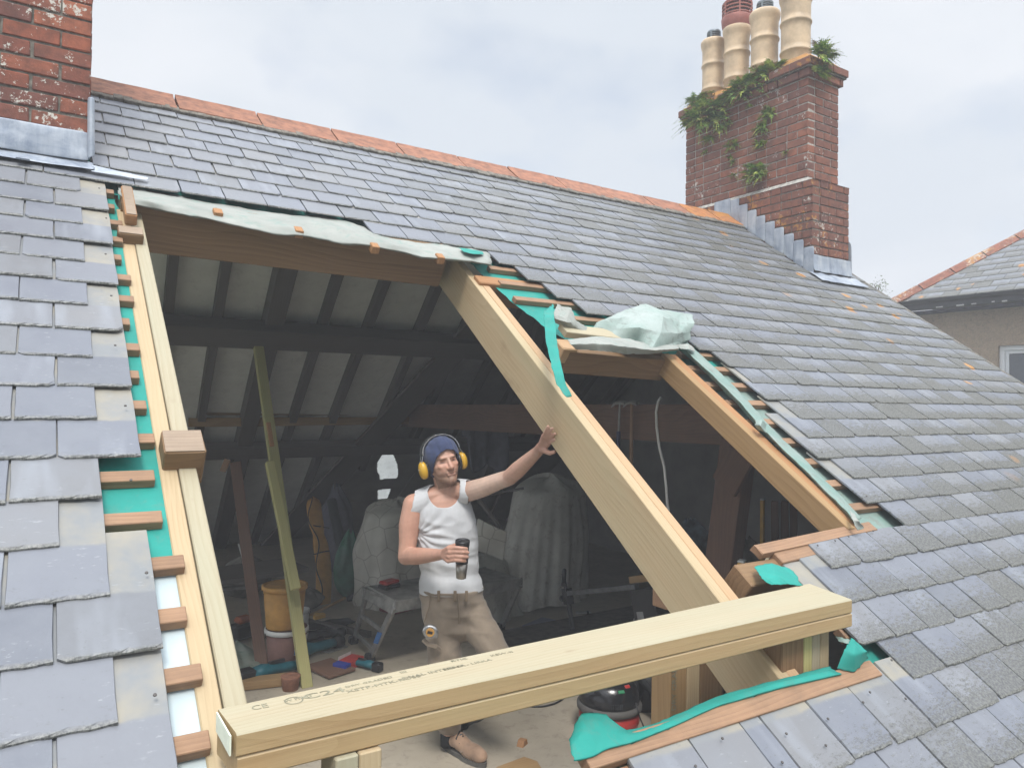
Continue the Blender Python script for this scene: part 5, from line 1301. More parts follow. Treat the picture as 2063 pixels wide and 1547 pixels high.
q = onD(1309, 1170, D_-.05); Mq2 = frame(q, (b-a), z=(0, 0, 1))
board('stand_timber', Mq2 @ V((-.13, 0, .045)), Mq2 @ V((.2, 0, .045)), .13, .045, (0, 0, 1), MAT['pine_honey'], label='honey timber offcut on top of the black saw stand', cat='timber')
t2 = thing('hand_plane', Mq2 @ V((.0, 0, .045)), 'black power tool lying on the offcut of the saw stand', 'power tool')
MB().tube([Mq2 @ V(p) for p in ((-.06, .0, .06), (.0, .0, .07), (.05, 0, .09), (.12, 0, .08))], [.02, .03, .035, .02], 10, flat=.8).build('body', MAT['black'], t2, smooth=True)
MB().box((-.02, -.02, .09), (.03, .02, .13), Mq2, c=.01).build('handle', MAT['black'], t2)

# ---- vacuum cleaner
vc = onZ(1246, 1485); vx, vy = vc.x+.03, vc.y+.12
t = thing('vacuum_cleaner', (vx, vy, ZF), 'black domed vacuum cleaner with a red tub', 'vacuum cleaner')
T_ = Matrix.Translation(V((vx, vy, ZF)))
MB().lathe([(.13, .02), (.165, .03), (.178, .06), (.176, .13)], 36, T_).build('red_tub', MAT['red'], t, smooth=True)
MB().lathe([(.178, .125), (.190, .13), (.192, .15), (.184, .165), (.17, .168)], 36, T_, cap=False).build('rim_band', plain('dusty grey rim', (.10, .095, .09), .7, .4), t, smooth=True)
gl = plain('glossy black plastic', (.014, .014, .016), .22, .6, var=.1, bmp=.03)
MB().lathe([(.176, .165), (.178, .19), (.172, .235), (.155, .272), (.125, .295), (.095, .305), (.088, .300), (.060, .303), (.056, .310), (.001, .312)], 40, T_).build('dome', gl, t, smooth=True)
MB().lathe([(.052, .312), (.050, .318), (.03, .320), (.001, .3205)], 24, T_).build('top_badge', plain('grey badge', (.12, .12, .12), .4, .6), t, smooth=True)
mb = MB()
for k in range(7): mb.box((-.0025, -.004, -.014), (.0025, .004, .014), T_ @ Matrix.Rotation(-.62 + k*.055, 4, 'Z') @ Matrix.Translation(V((0, -.1775, .195))))
mb.build('vent_slots', MAT['rubber'], t)
MB().box((-.02, -.006, -.010), (.02, .006, .010), T_ @ Matrix.Rotation(-.25, 4, 'Z') @ Matrix.Translation(V((0, -.152, .268))) @ Matrix.Rotation(-.8, 4, 'X'), c=.003).build('green_switch', plain('green switch', (.03, .22, .10), .4), t)
MB().box((-.018, -.006, -.010), (.018, .006, .010), T_ @ Matrix.Rotation(-.02, 4, 'Z') @ Matrix.Translation(V((0.02, -.135, .284))) @ Matrix.Rotation(-.9, 4, 'X'), c=.003).build('red_switch', MAT['red'], t)
hb = V((vx, vy, ZF))
MB().tube([hb + V(p) for p in ((-.16, -.06, .12), (-.20, -.08, .135), (-.245, -.11, .135))], [.028, .032, .034], 14).build('hose_inlet', MAT['rubber'], t, smooth=True)
MB().tube([hb + V(p) for p in ((.12, .0, .25), (.22, -.01, .27), (.28, -.06, .18), (.29, -.10, .08), (.26, -.14, .03), (.16, -.2, .02))], .022, 14).build('hose', MAT['rubber'], t, smooth=True)
MB().tube([hb + V((.05, -.175, .20)), hb + V((.06, -.20, .12)), hb + V((.10, -.22, .02)), hb + V((.16, -.24, .008))], .004, 6).build('mains_lead', MAT['black'], t, smooth=True)
w0 = onD(1292, 1402, 4.55); tag(MB().tube([V((w0.x+.02, w0.y+.08, ZF+.01)), w0 + V((0, 0, .05)), onD(1293, 1330, 4.6)], .020, 12).build('vacuum_wand', MAT['rubber'], None, smooth=True), 'dark upright tube standing behind the vacuum cleaner', 'tube')
def cable(pts, r, mat, label, n=40, name='cable', z=.006):
    P_ = [onZ(*p) + V((0, 0, z)) for p in pts]
    out = []
    for i in range(len(P_)-1):
        p0, p1, p2, p3 = P_[max(0, i-1)], P_[i], P_[i+1], P_[min(len(P_)-1, i+2)]
        for k in range(8):
            s_ = k/8; out.append(.5*((2*p1)+(-p0+p2)*s_+(2*p0-5*p1+4*p2-p3)*s_*s_+(-p0+3*p1-3*p2+p3)*s_**3))
    out.append(P_[-1])
    return tag(MB().tube(out, r, 6).build(name, mat, None, smooth=True), label, 'cable')
cable([(1038,1415),(1060,1423),(1095,1424),(1125,1415),(1145,1398),(1150,1385)], .006, MAT['black'], 'black cable loop on the floor left of the vacuum cleaner')
cable([(1120,1388),(1150,1393),(1175,1403),(1192,1413)], .006, MAT['black'], 'short black cable running into the vacuum cleaner')
cable([(1270,1352),(1300,1360),(1335,1368)], .006, MAT['black'], 'thin cable on the floor behind the dark upright tube')
# hanging white cable
tag(MB().tube([onD(px, py, 4.3) for px, py in ((1332,800),(1326,808),(1322,830),(1323,860),(1328,900),(1338,940),(1342,980),(1344,1010),(1348,1040),(1352,1075))], .008, 8).build('hanging_cable', MAT['white_p'], None, smooth=True), 'white cable hanging down in front of the collar', 'cable')
# hammers hung on the collar
for (px, lab_, hm) in ((1249, 'hammer with a dark blue grip hanging on the collar', 'blue'), (1273, 'hammer with a brown wooden handle hanging on the collar', 'wood')):
    p = onX(px, 812, 3.50); t = thing('hammer', p, lab_, 'hammer', 'hammers hanging on the collar')
    MB().tube([p + V((0, -.06, 0)), p + V((0, .0, .005)), p + V((0, .06, -.005)), p + V((0, .09, -.03))], [.016, .014, .010, .004], 8).build('head', MAT['alu'], t)
    if hm == 'blue':
        MB().tube([p, p + V((0, .01, -.20))], .009, 8).build('shaft', MAT['alu'], t); MB().tube([p + V((0, .01, -.20)), p + V((0, .015, -.36))], .015, 8).build('grip', plain('navy grip', (.03, .035, .10), .6), t)
    else: MB().tube([p, p + V((0, .0, -.2)), p + V((0, -.0, -.42))], [.011, .012, .016], 8).build('handle', MAT['batten'], t)
# levels at the right
def level(a, b, label, w=.025):
    t = thing('spirit_level', b, label, 'spirit level', 'yellow spirit levels stored upright')
    board('beam', a, b, w, .05, (-1, -.5, 0), MAT['yellow'], t); L_ = (a-b).normalized()
    board('end_cap', a + L_*.012, a, w*1.05, .052, (-1, -.5, 0), MAT['white_p'], t)
level(onD(1535, 1008, 5.2), onD(1534, 1110, 5.2) + V((0, 0, -.6)), 'yellow spirit level seen behind the truss principal')
level(onD(1492, 1134, 3.9), onD(1488, 1190, 3.9) + V((0, 0, -.3)), 'yellow spirit level with white cap beside the purlin stub', .035)
level(onD(1362, 1330, 4.1), onD(1335, 1455, 4.0), 'yellow spirit level leaning left of the clustered post')
level(onD(1470, 1320, 4.4), onD(1478, 1400, 4.3), 'yellow spirit level right of the clustered post, behind the middle rafter', .04)
q = onD(1390, 1060, 5.4); bagf(q.x, q.y, q.z-.35, .2, .16, .4, 21, plain('blue grey tarpaulin', (.07, .10, .13), .7, .3, var=.5), 'blue grey bundle behind the truss post', 'bundle', 'bundle')
q = onD(1500, 1085, 5.3); bagf(q.x, q.y, q.z-.5, .2, .16, .5, 23, MAT['bag_grey'], 'grey bundle in the shadows behind the truss', 'bundle', 'bundle')
for i, px in enumerate((1560, 1580, 1598)):
    board('stored_board', onD(px, 1010, 5.6), onD(px+4, 1120, 5.6)+V((0, 0, -.6)), .05, .03, (-1, -.5, 0), MAT['old_brown'], label=['leftmost dark board stored upright behind the right rafter', 'middle dark board stored upright behind the right rafter', 'rightmost dark board stored upright behind the right rafter'][i], cat='board', group='dark boards stored upright')
# worktop clutter at left back
q = onZ(455, 1215); board('workbench_top', V((.6, 6.4, ZF+.45)), V((2.0, 6.6, ZF+.45)), .5, .04, (0, 0, 1), MAT['old_dark'], label='low dark bench behind the props', cat='bench')
q = onD(446, 1190, 6.2); tag(MB().tube([q + V((-.2, .05, .02)), q + V((.35, .0, .0))], .018, 8).build('metal_pipe', MAT['alu']), 'thin pipe lying on the low dark bench', 'pipe')
tag(MB().tube([onD(480, 1095, 6.0), onD(494, 1142, 6.0)], .006, 6).build('white_rod', MAT['white_p']), 'thin white rod standing beside the dark prop', 'rod')
t = thing('chainsaw', onZ(490, 1290), 'orange and black tool standing in the clutter at far left', 'power tool'); q = onZ(488, 1290)
MB().box((-.10, -.06, .02), (.08, .06, .14), Matrix.Translation(q) @ Matrix.Rotation(.4, 4, 'Z'), c=.02).build('body', MAT['black'], t)
MB().box((-.06, -.05, .141), (.07, .05, .19), Matrix.Translation(q) @ Matrix.Rotation(.4, 4, 'Z'), c=.02).build('top_cover', plain('dull orange', (.35, .10, .04), .6), t)

# ================================================================== NEIGHBOURING HOUSE
NX = 11.6
nb = thing('neighbour_house', (NX, 5, -7.2), 'pebbledashed neighbouring house with slate hipped roof at the right edge', 'house')
ez = onX(1900, 599, NX).z; ey = onX(1803, 607, NX).y + .05
MAT['pebble'] = mat_sheet('pebbledash', (0.70, 0.54, 0.39), (0.56, 0.43, 0.31), (0.42, 0.33, 0.24), rough=.95, sc=50)
nt_ = MAT['pebble'].node_tree; b_p = nt_.nodes['Principled BSDF']; 
vv = coords(nt_, 'World', seed=False); vor = tex(nt_, 'ShaderNodeTexVoronoi', vv, 48, out='Distance'); bump(nt_, b_p, vor, 1.0, .03)
W0, W1 = NX+.35, ey-.02
pw0, pw1 = onX(2010, 700, W0), onX(2063, 700, W0)
wy1 = pw0.y; wz1 = onX(2063, 694, W0).z
wy0 = wy1 - 1.15; wz0 = wz1 - 1.25
mb = MB(); hz = ez - .14
for (y0, y1, z0, z1) in ((wy1, W1, -7.2, hz), (-2.5, wy0, -7.2, hz), (wy0, wy1, wz1, hz), (wy0, wy1, -7.2, wz0)):
    mb.box((W0, y0, z0), (W0+.25, y1, z1))
mb.box((W0, W1-.25, -7.2), (W0+7, W1, hz))
mb.build('wall', MAT['pebble'], nb)
f = MB()
fw = .07
for (y0, y1, z0, z1) in ((wy0, wy1, wz1-fw, wz1), (wy0, wy1, wz0, wz0+fw), (wy0, wy0+fw, wz0+fw, wz1-fw), (wy1-fw, wy1, wz0+fw, wz1-fw), ((wy0+wy1)/2-.03, (wy0+wy1)/2+.03, wz0+fw, wz1-fw)):
    f.box((W0+.05, y0, z0), (W0+.12, y1, z1), c=.004)
wf = f.build('window', plain('white upvc', (.78, .79, .80), .35, .5, var=.03), nb)
f = MB()
for (y0, y1, z0, z1) in ((wy0, wy1, wz1-fw-.05, wz1-fw), (wy0+fw, wy1-fw, wz0+fw, wz0+fw+.05), (wy1-fw-.05, wy1-fw, wz0+fw, wz1-fw-.05)):
    f.box((W0+.075, y0+.001, z0), (W0+.11, y1-.001, z1), c=.003)
f.build('casement', plain('white casement', (.74, .75, .76), .35, .5, var=.03), wf)
gm = plain('dark window glass', (.05, .06, .075), .06, .8, bmp=0); MB().box((W0+.09, wy0+fw, wz0+fw), (W0+.096, wy1-fw, wz1-fw)).build('pane', gm, wf)
cu_ = MB().grid(lambda u, v: V((W0+.13+.02*math.sin(u*30), wy1-.42+.25*u*(1-.35*math.sin(v*2.2)), wz1-.1-.95*v)), 40, 6); cu_.build('curtain', plain('striped curtain', (.3, .3, .28), .9), wf, smooth=True)
MB().box((NX+.0, -2.7, ez-.16), (NX+.10, ey, ez-.02), c=.01).build('fascia', plain('black fascia', (.020, .022, .028), .4, .5, var=.3), nb)
MB().box((NX+.10, -2.7, ez-.20), (W0+.05, ey, ez-.165)).build('soffit', plain('flaking dark soffit', (.035, .035, .06), .6, .4, var=.6), nb)
mb = MB()
for k in range(18): 
    y = ey - .8 - k*.22 - R.uniform(0, .1); mb.box((NX-.002, y, ez-.150+R.uniform(-.008, .008)), (NX-.0005, y+R.uniform(.03, .17), ez-.135+R.uniform(0, .006)))
mb.build('flaking_paint', MAT['white_p'], nb)
mb = MB(); prof = [(math.cos(a)*.055, math.sin(a)*.055) for a in [pi + pi*k/8 for k in range(9)]]
mb.add([(NX-.06+x, y, ez-.02+z) for y in (-2.7, ey+.02) for x, z in prof], [(k, k+1, 9+k+1, 9+k) for k in range(8)]); sub(mb.build('gutter', MAT['black'], nb), 0, .004)
q35 = rad(38); EX = V((math.cos(q35), 0, math.sin(q35))); NN = V((-math.sin(q35), 0, math.cos(q35)))
core = MB(); run = 3.2
def hipP(y, s_, n=0): return V((NX-.02, y, ez-.02)) + EX*s_ + NN*n
topS = run/math.cos(q35)
core.add([hipP(-2.7, 0), hipP(ey, 0), hipP(ey-run, topS), hipP(-2.7, topS)], [(0,1,2,3)])
core.add([V((NX-.02, ey, ez-.02)), V((NX+8, ey, ez-.02)), V((NX+8-run, ey-run, ez+run*math.tan(q35))), hipP(ey-run, topS)], [(0,1,2,3)])
core.build('roof', MAT['dark_wall'], nb)
cand = []
g_ = .165
for i in range(int(topS/g_)+1):
    s0 = i*g_; y = ey - s0*math.cos(q35) - .05 + (.11 if i % 2 else 0)
    y = math.floor(y/.25)*.25 + (.125 if i % 2 else 0)
    lim = ey - s0*math.cos(q35) - .02
    while y > 1.5:
        if y < lim: cand.append((s0, max(y-.25, 0), min(y, lim)))
        elif y-.25 < lim-.04: cand.append((s0, y-.25, lim))
        y -= .25
sp_ = MB(); uvs = []; rn = []; NSM = {}
for n_, (s0, y0, y1) in enumerate(cand):
    w = y1-y0; k = R.randrange(5)
    M = frame(hipP((y0+y1)/2, s0, .022 + R.uniform(-.001, .001)), V((0, -1, 0)), y=(EX - NN*.05).normalized())
    me = slate_mesh(round(w, 2), .30, k)
    if n_ < 250: obj('slate', me, None, nb, M)
    else:
        vs = [M @ v.co for v in me.vertices]; sp_.add(vs, [tuple(p.vertices) for p in me.polygons]); uvs += [(v.co.x, v.co.y) for v in me.vertices]; rn += [R.random()]*len(vs)
if sp_.v:
    me = sp_.mesh('slates'); uv = me.uv_layers.new(name='UVMap')
    for l in me.loops: uv.data[l.index].uv = uvs[l.vertex_index]
    a = me.attributes.new('rnd', 'FLOAT', 'POINT'); a.data.foreach_set('value', rn); me.materials.append(MAT['slate'])
    tag(obj('slate_field', me, None, nb), kind='stuff')
ha, hb_ = hipP(ey+.02, -.03, .02), hipP(ey-run, topS, .02); n = 10
for i in range(n):
    a, b = ha.lerp(hb_, i/n), ha.lerp(hb_, (i+1)/n - .004)
    M = frame(a, b-a, z=(0, 0, 1)); ln = (b-a).length
    mb = MB(); sec = [(-.13, -.045), (-.05, .045), (0, .06), (.05, .045), (.13, -.045)]
    mb.add([(x, y, z) for x in (0, ln) for y, z in sec] + [(x, y*.9, z-.02) for x in (0, ln) for y, z in sec],
           [(j, j+1, 5+j+1, 5+j) for j in range(4)] + [(10+j, 15+j, 15+j+1, 10+j+1) for j in range(4)] + [(j, 10+j, 11+j, j+1) for j in range(4)] + [(5+j, 6+j, 16+j, 15+j) for j in range(4)] + [(0, 5, 15, 10), (4, 14, 19, 9)])
    mb.build('hip_tile', MAT['hip_tile'], nb, M)
# tree whose tip shows past the verge
tt = thing('garden_tree', (17, 9.5, -7.2), 'distant tree whose leafy tip shows beyond the roof verge', 'tree')
tipp = onD(1768, 582, 22)
mb = MB(); tr_ = V((tipp.x, tipp.y, -7.2)); mb.tube([tr_, tr_ + V((.1, 0, 4)), tipp + V((0, 0, -1.4))], [.22, .15, .07], 10)
rt = random.Random(4); leaves = MB()
for k in range(46):
    b0 = tr_.lerp(tipp, rt.uniform(.55, .99)); d = V((rt.uniform(-1, 1), rt.uniform(-1, 1), rt.uniform(.1, 1))).normalized(); ln = rt.uniform(.25, 1.5)*(1.25-(b0.z+7.2)/(tipp.z+7.2)*.95)
    e_ = b0 + d*ln; mb.tube([b0, b0.lerp(e_, .5) + V((0, 0, .05)), e_], [.03, .018, .006], 4)
    for j in range(60):
        c = b0.lerp(e_, rt.uniform(.3, 1.05)) + V((rt.gauss(0, .12), rt.gauss(0, .12), rt.gauss(0, .10))); s_ = rt.uniform(.025, .05)
        u_ = V((rt.uniform(-1, 1), rt.uniform(-1, 1), rt.uniform(-1, 1))).normalized(); v_ = u_.orthogonal().normalized()
        leaves.add([c-u_*s_, c+v_*s_*.6, c+u_*s_, c-v_*s_*.6], [(0,1,2,3)])
mb.build('trunk', MAT['old_brown'], tt); leaves.build('crown', plain('tree leaves', (.07, .10, .03), .8, .3, var=.4), tt, fix=False)
# ================================================================== THE MAN
man = thing('person', onZ(905, 1500), 'man in white vest, blue beanie and tan trousers with one hand on the rafter', 'person')
def P3(px, py, d): return onD(px, py, d)
def capsule(mb, a, b, r1, r2, n=16, k=5):
    a, b = V(a), V(b); ax = (b-a); L_ = max(ax.length, 1e-5); M = frame(a, ax, z=(.31, .17, .93) if abs(ax.normalized().z) < .9 else (1, .1, 0))
    prof = [(-r1*math.cos(pi/2*i/k), r1*math.sin(pi/2*i/k)) for i in range(1, k+1)] + [(L_ + r2*math.sin(pi/2*i/k), r2*math.cos(pi/2*i/k)) for i in range(0, k)]
    vs = [M @ V((x, r*math.cos(2*pi*j/n), r*math.sin(2*pi*j/n))) for x, r in prof for j in range(n)]
    m = len(prof); vs += [M @ V((-r1, 0, 0)), M @ V((L_+r2, 0, 0))]
    fs = [(i*n+j, i*n+(j+1) % n, (i+1)*n+(j+1) % n, (i+1)*n+j) for i in range(m-1) for j in range(n)]
    fs += [(m*n, (j+1) % n, j) for j in range(n)] + [(m*n+1, (m-1)*n+j, (m-1)*n+(j+1) % n) for j in range(n)]
    mb.add(vs, fs)
def chain(mb, pts):
    for (p, r), (q, s_) in zip(pts[:-1], pts[1:]): capsule(mb, p, q, r, s_)
def ell(mb, c, ax, ay, az, n=20, m=12):
    ax, ay, az = V(ax), V(ay), V(az)
    vs = [V(c) + ax*math.sin(pi*i/m)*math.cos(2*pi*j/n) + ay*math.sin(pi*i/m)*math.sin(2*pi*j/n) + az*math.cos(pi*i/m) for i in range(1, m) for j in range(n)]
    k = len(vs); vs += [V(c)+az, V(c)-az]
    fs = [(i*n+j, (i+1)*n+j, (i+1)*n+(j+1) % n, i*n+(j+1) % n) for i in range(m-2) for j in range(n)]
    fs += [(k, j, (j+1) % n) for j in range(n)] + [(k+1, (m-2)*n+(j+1) % n, (m-2)*n+j) for j in range(n)]
    mb.add(vs, fs)
def remesh(mb, voxel, smooth=4, fac=.5):
    me = mb.mesh('tmp', fix=False)
    o = bpy.data.objects.new('tmp', me); COL.objects.link(o)
    m = o.modifiers.new('r', 'REMESH'); m.mode = 'VOXEL'; m.voxel_size = voxel; m.use_smooth_shade = True
    if smooth: s_ = o.modifiers.new('s', 'SMOOTH'); s_.iterations = smooth; s_.factor = fac
    bpy.context.view_layer.update()
    out = bpy.data.meshes.new_from_object(o.evaluated_get(bpy.context.evaluated_depsgraph_get()))
    bpy.data.objects.remove(o); bpy.data.meshes.remove(me)
    return out
# head frame
HC = P3(892, 930, 3.90)
up0 = (VU*math.cos(rad(12)) - VR*math.sin(rad(12)))
HF = (-VIEW*math.cos(rad(28)) + VR*math.sin(rad(28)) - VU*.02); HF = (HF - up0*HF.dot(up0)).normalized()
HU = up0; HL = HU.cross(HF) * -1.0               # HL: his left (picture right)
HL = HF.cross(HU).normalized()
if HL.dot(VR) < 0: HL = -HL
def H(x, y, z): return HC + HL*x + HF*y + HU*z   # x to his left, y forward, z up
# torso axes
TF = (-VIEW*math.cos(rad(8)) + VR*math.sin(rad(8))); TF.z = 0; TF.normalize(); TU = V((0, 0, 1)); TL = TF.cross(TU); 
if TL.dot(VR) < 0: TL = -TL
sk = MB()
# skull, jaw, neck
ell(sk, H(0, -.008, .030), HL*.076, HF*.096, HU*.086)
ell(sk, H(0, .028, -.020), HL*.067, HF*.066, HU*.082)
capsule(sk, H(-.030, .020, -.070), H(-.006, .076, -.096), .030, .020); capsule(sk, H(.030, .020, -.070), H(.006, .076, -.096), .030, .020)
ell(sk, H(0, .076, -.090), HL*.024, HF*.022, HU*.020)
capsule(sk, H(-.048, -.005, -.045), H(-.030, .03, -.078), .022, .022); capsule(sk, H(.048, -.005, -.045), H(.030, .03, -.078), .022, .022)
capsule(sk, H(-.030, .080, .022), H(.030, .080, .022), .012, .012)       # brow
ell(sk, H(-.040, .066, -.018), HL*.018, HF*.016, HU*.016); ell(sk, H(.040, .066, -.018), HL*.018, HF*.016, HU*.016)
capsule(sk, H(0, .088, .014), H(0, .112, -.028), .0085, .0125)           # nose
ell(sk, H(-.013, .098, -.032), HL*.008, HF*.010, HU*.008); ell(sk, H(.013, .098, -.032), HL*.008, HF*.010, HU*.008)
capsule(sk, H(-.018, .085, -.055), H(.018, .085, -.055), .0085, .0085); capsule(sk, H(-.016, .085, -.067), H(.016, .085, -.067), .0085, .0085)
NB = P3(900, 995, 3.95)
chain(sk, [(H(0, -.025, -.045), .058), (P3(897, 975, 3.94), .057), (NB, .064)])
# shoulders and trunk
SR, SL_ = P3(833, 1016, 3.90), P3(944, 990, 3.90)
chain(sk, [(NB + V((0, 0, -.0)), .060), (SR.lerp(NB, .45) + V((0, 0, .012)), .048), (SR, .054)]); chain(sk, [(NB, .060), (SL_.lerp(NB, .45) + V((0, 0, .010)), .048), (SL_, .052)])
CH = P3(893, 1050, 3.96); WA = P3(906, 1145, 3.95); HI = P3(918, 1215, 3.95)
TR = [(994, 898, .085, .070), (1006, 895, .118, .085), (1022, 893, .140, .097), (1045, 897, .148, .108), (1070, 900, .149, .110), (1110, 903, .143, .106), (1150, 906, .140, .104), (1190, 910, .146, .107), (1225, 914, .150, .110), (1262, 916, .130, .10)]
def trunk(mb, gx=0, gy=0, lo=0, hi=99, drop=0):
    rows_ = [P3(x_, y_, 3.955) for y_, x_, a_, b_ in TR]; n_ = 36; vs = []; use = list(range(lo, min(hi, len(TR))))
    for k in use:
        _, _, a_, b_ = TR[k]
        for j in range(n_):
            th = 2*pi*j/n_; cx_, sy_ = math.cos(th), math.sin(th)
            e1 = math.copysign(abs(cx_)**.88, cx_); e2 = math.copysign(abs(sy_)**.88, sy_)
            vs.append(rows_[k] + TL*e1*(a_+gx) + TF*e2*(b_+gy) + V((0, 0, -drop if k == use[-1] else 0)))
    m_ = len(use); vs += [rows_[use[0]] + V((0, 0, .02)), rows_[use[-1]] - V((0, 0, .03+drop))]
    fs = [(i*n_+j, i*n_+(j+1) % n_, (i+1)*n_+(j+1) % n_, (i+1)*n_+j) for i in range(m_-1) for j in range(n_)]
    fs += [(m_*n_, (j+1) % n_, j) for j in range(n_)] + [(m_*n_+1, (m_-1)*n_+j, (m_-1)*n_+(j+1) % n_) for j in range(n_)]
    mb.add(vs, fs)
trunk(sk)
ell(sk, P3(872, 1046, 3.925), TL*.07, TF*.045, TU*.06); ell(sk, P3(922, 1042, 3.925), TL*.07, TF*.045, TU*.06)
# right arm (picture left)
ER, WR = P3(818, 1121, 3.86), P3(884, 1117, 3.64)
chain(sk, [(SR, .056), (SR.lerp(ER, .40) + VR*-.006, .056), (SR.lerp(ER, .75), .047), (ER, .043)])
chain(sk, [(ER, .042), (ER.lerp(WR, .3), .045), (ER.lerp(WR, .65), .037), (WR, .028)])
# left arm (picture right)
EL, WL = P3(1026, 962, 3.68), P3(1084, 909, 3.45)
chain(sk, [(SL_, .053), (SL_.lerp(EL, .35) + V((0, 0, -.004)), .050), (SL_.lerp(EL, .75), .043), (EL, .040)])
chain(sk, [(EL, .040), (EL.lerp(WL, .3), .041), (EL.lerp(WL, .65), .034), (WL, .026)])
# left hand spread on the rafter
PL = P3(1097, 891, 3.35)
chain(sk, [(WL, .026), (WL.lerp(PL, .5), .024)])
kn = [P3(1096, 878, 3.285), P3(1102, 881, 3.285), P3(1105, 888, 3.30), P3(1104, 896, 3.315)]
for k_, r_ in zip(kn, (.0125, .013, .0125, .0115)): capsule(sk, WL.lerp(PL, .45), k_, .019, r_)
tips = [((1100, 868, 3.255), (1104, 859, 3.235)), ((1107, 870, 3.25), (1113, 863, 3.228)), ((1111, 879, 3.265), (1118, 874, 3.235)), ((1111, 890, 3.285), (1118, 886, 3.258))]
for k_, (m_, e_) in zip(kn, tips): chain(sk, [(k_, .0100), (P3(*m_), .0082), (P3(*e_), .0070)])
chain(sk, [(WL.lerp(PL, .35), .017), (P3(1098, 908, 3.335), .0135), (P3(1108, 913, 3.305), .0105), (P3(1117, 910, 3.28), .0088)])
# right hand round the mug
MT, MBt = P3(932, 1087, 3.575), P3(929, 1164, 3.60)
mug_at = lambda q: MT.lerp(MBt, q)
PR = P3(900, 1114, 3.585)
chain(sk, [(WR, .027), (WR.lerp(PR, .5), .025)])
for i, y in enumerate((1104, 1112, 1121, 1129)):
    kb = P3(904 + (0, 2, 1, -1)[i], y, 3.545 + (.006, 0, .002, .008)[i])
    capsule(sk, WR.lerp(PR, .45), kb, .020, .0130)
    q = (y-1087+1)/77; c = mug_at(q); d0 = 3.535
    chain(sk, [(kb, .0110), (P3(918, y-1, d0-.003), .0098), (P3(931 + (0, 2, 1, -2)[i], y, d0-.003), .0090), (P3(940 + (0, 3, 2, -3)[i], y+1, d0+.014), .0080)])
chain(sk, [(WR.lerp(PR, .5), .018), (P3(906, 1103, 3.60), .014), (P3(918, 1098, 3.64), .011), (P3(930, 1099, 3.645), .009)])
# legs (covered by the trousers)
HR_, KR_, AR_ = P3(895, 1225, 3.95), P3(896, 1365, 3.88), P3(904, 1478, 4.08)
HL_, KL_, AL_ = P3(945, 1225, 3.95), P3(1012, 1340, 3.80), P3(930, 1436, 4.36)
chain(sk, [(HR_, .078), (KR_, .052), (AR_, .036)]); chain(sk, [(HL_, .078), (KL_, .052), (AL_, .036)])
me = remesh(sk, .0036, 4, .5)
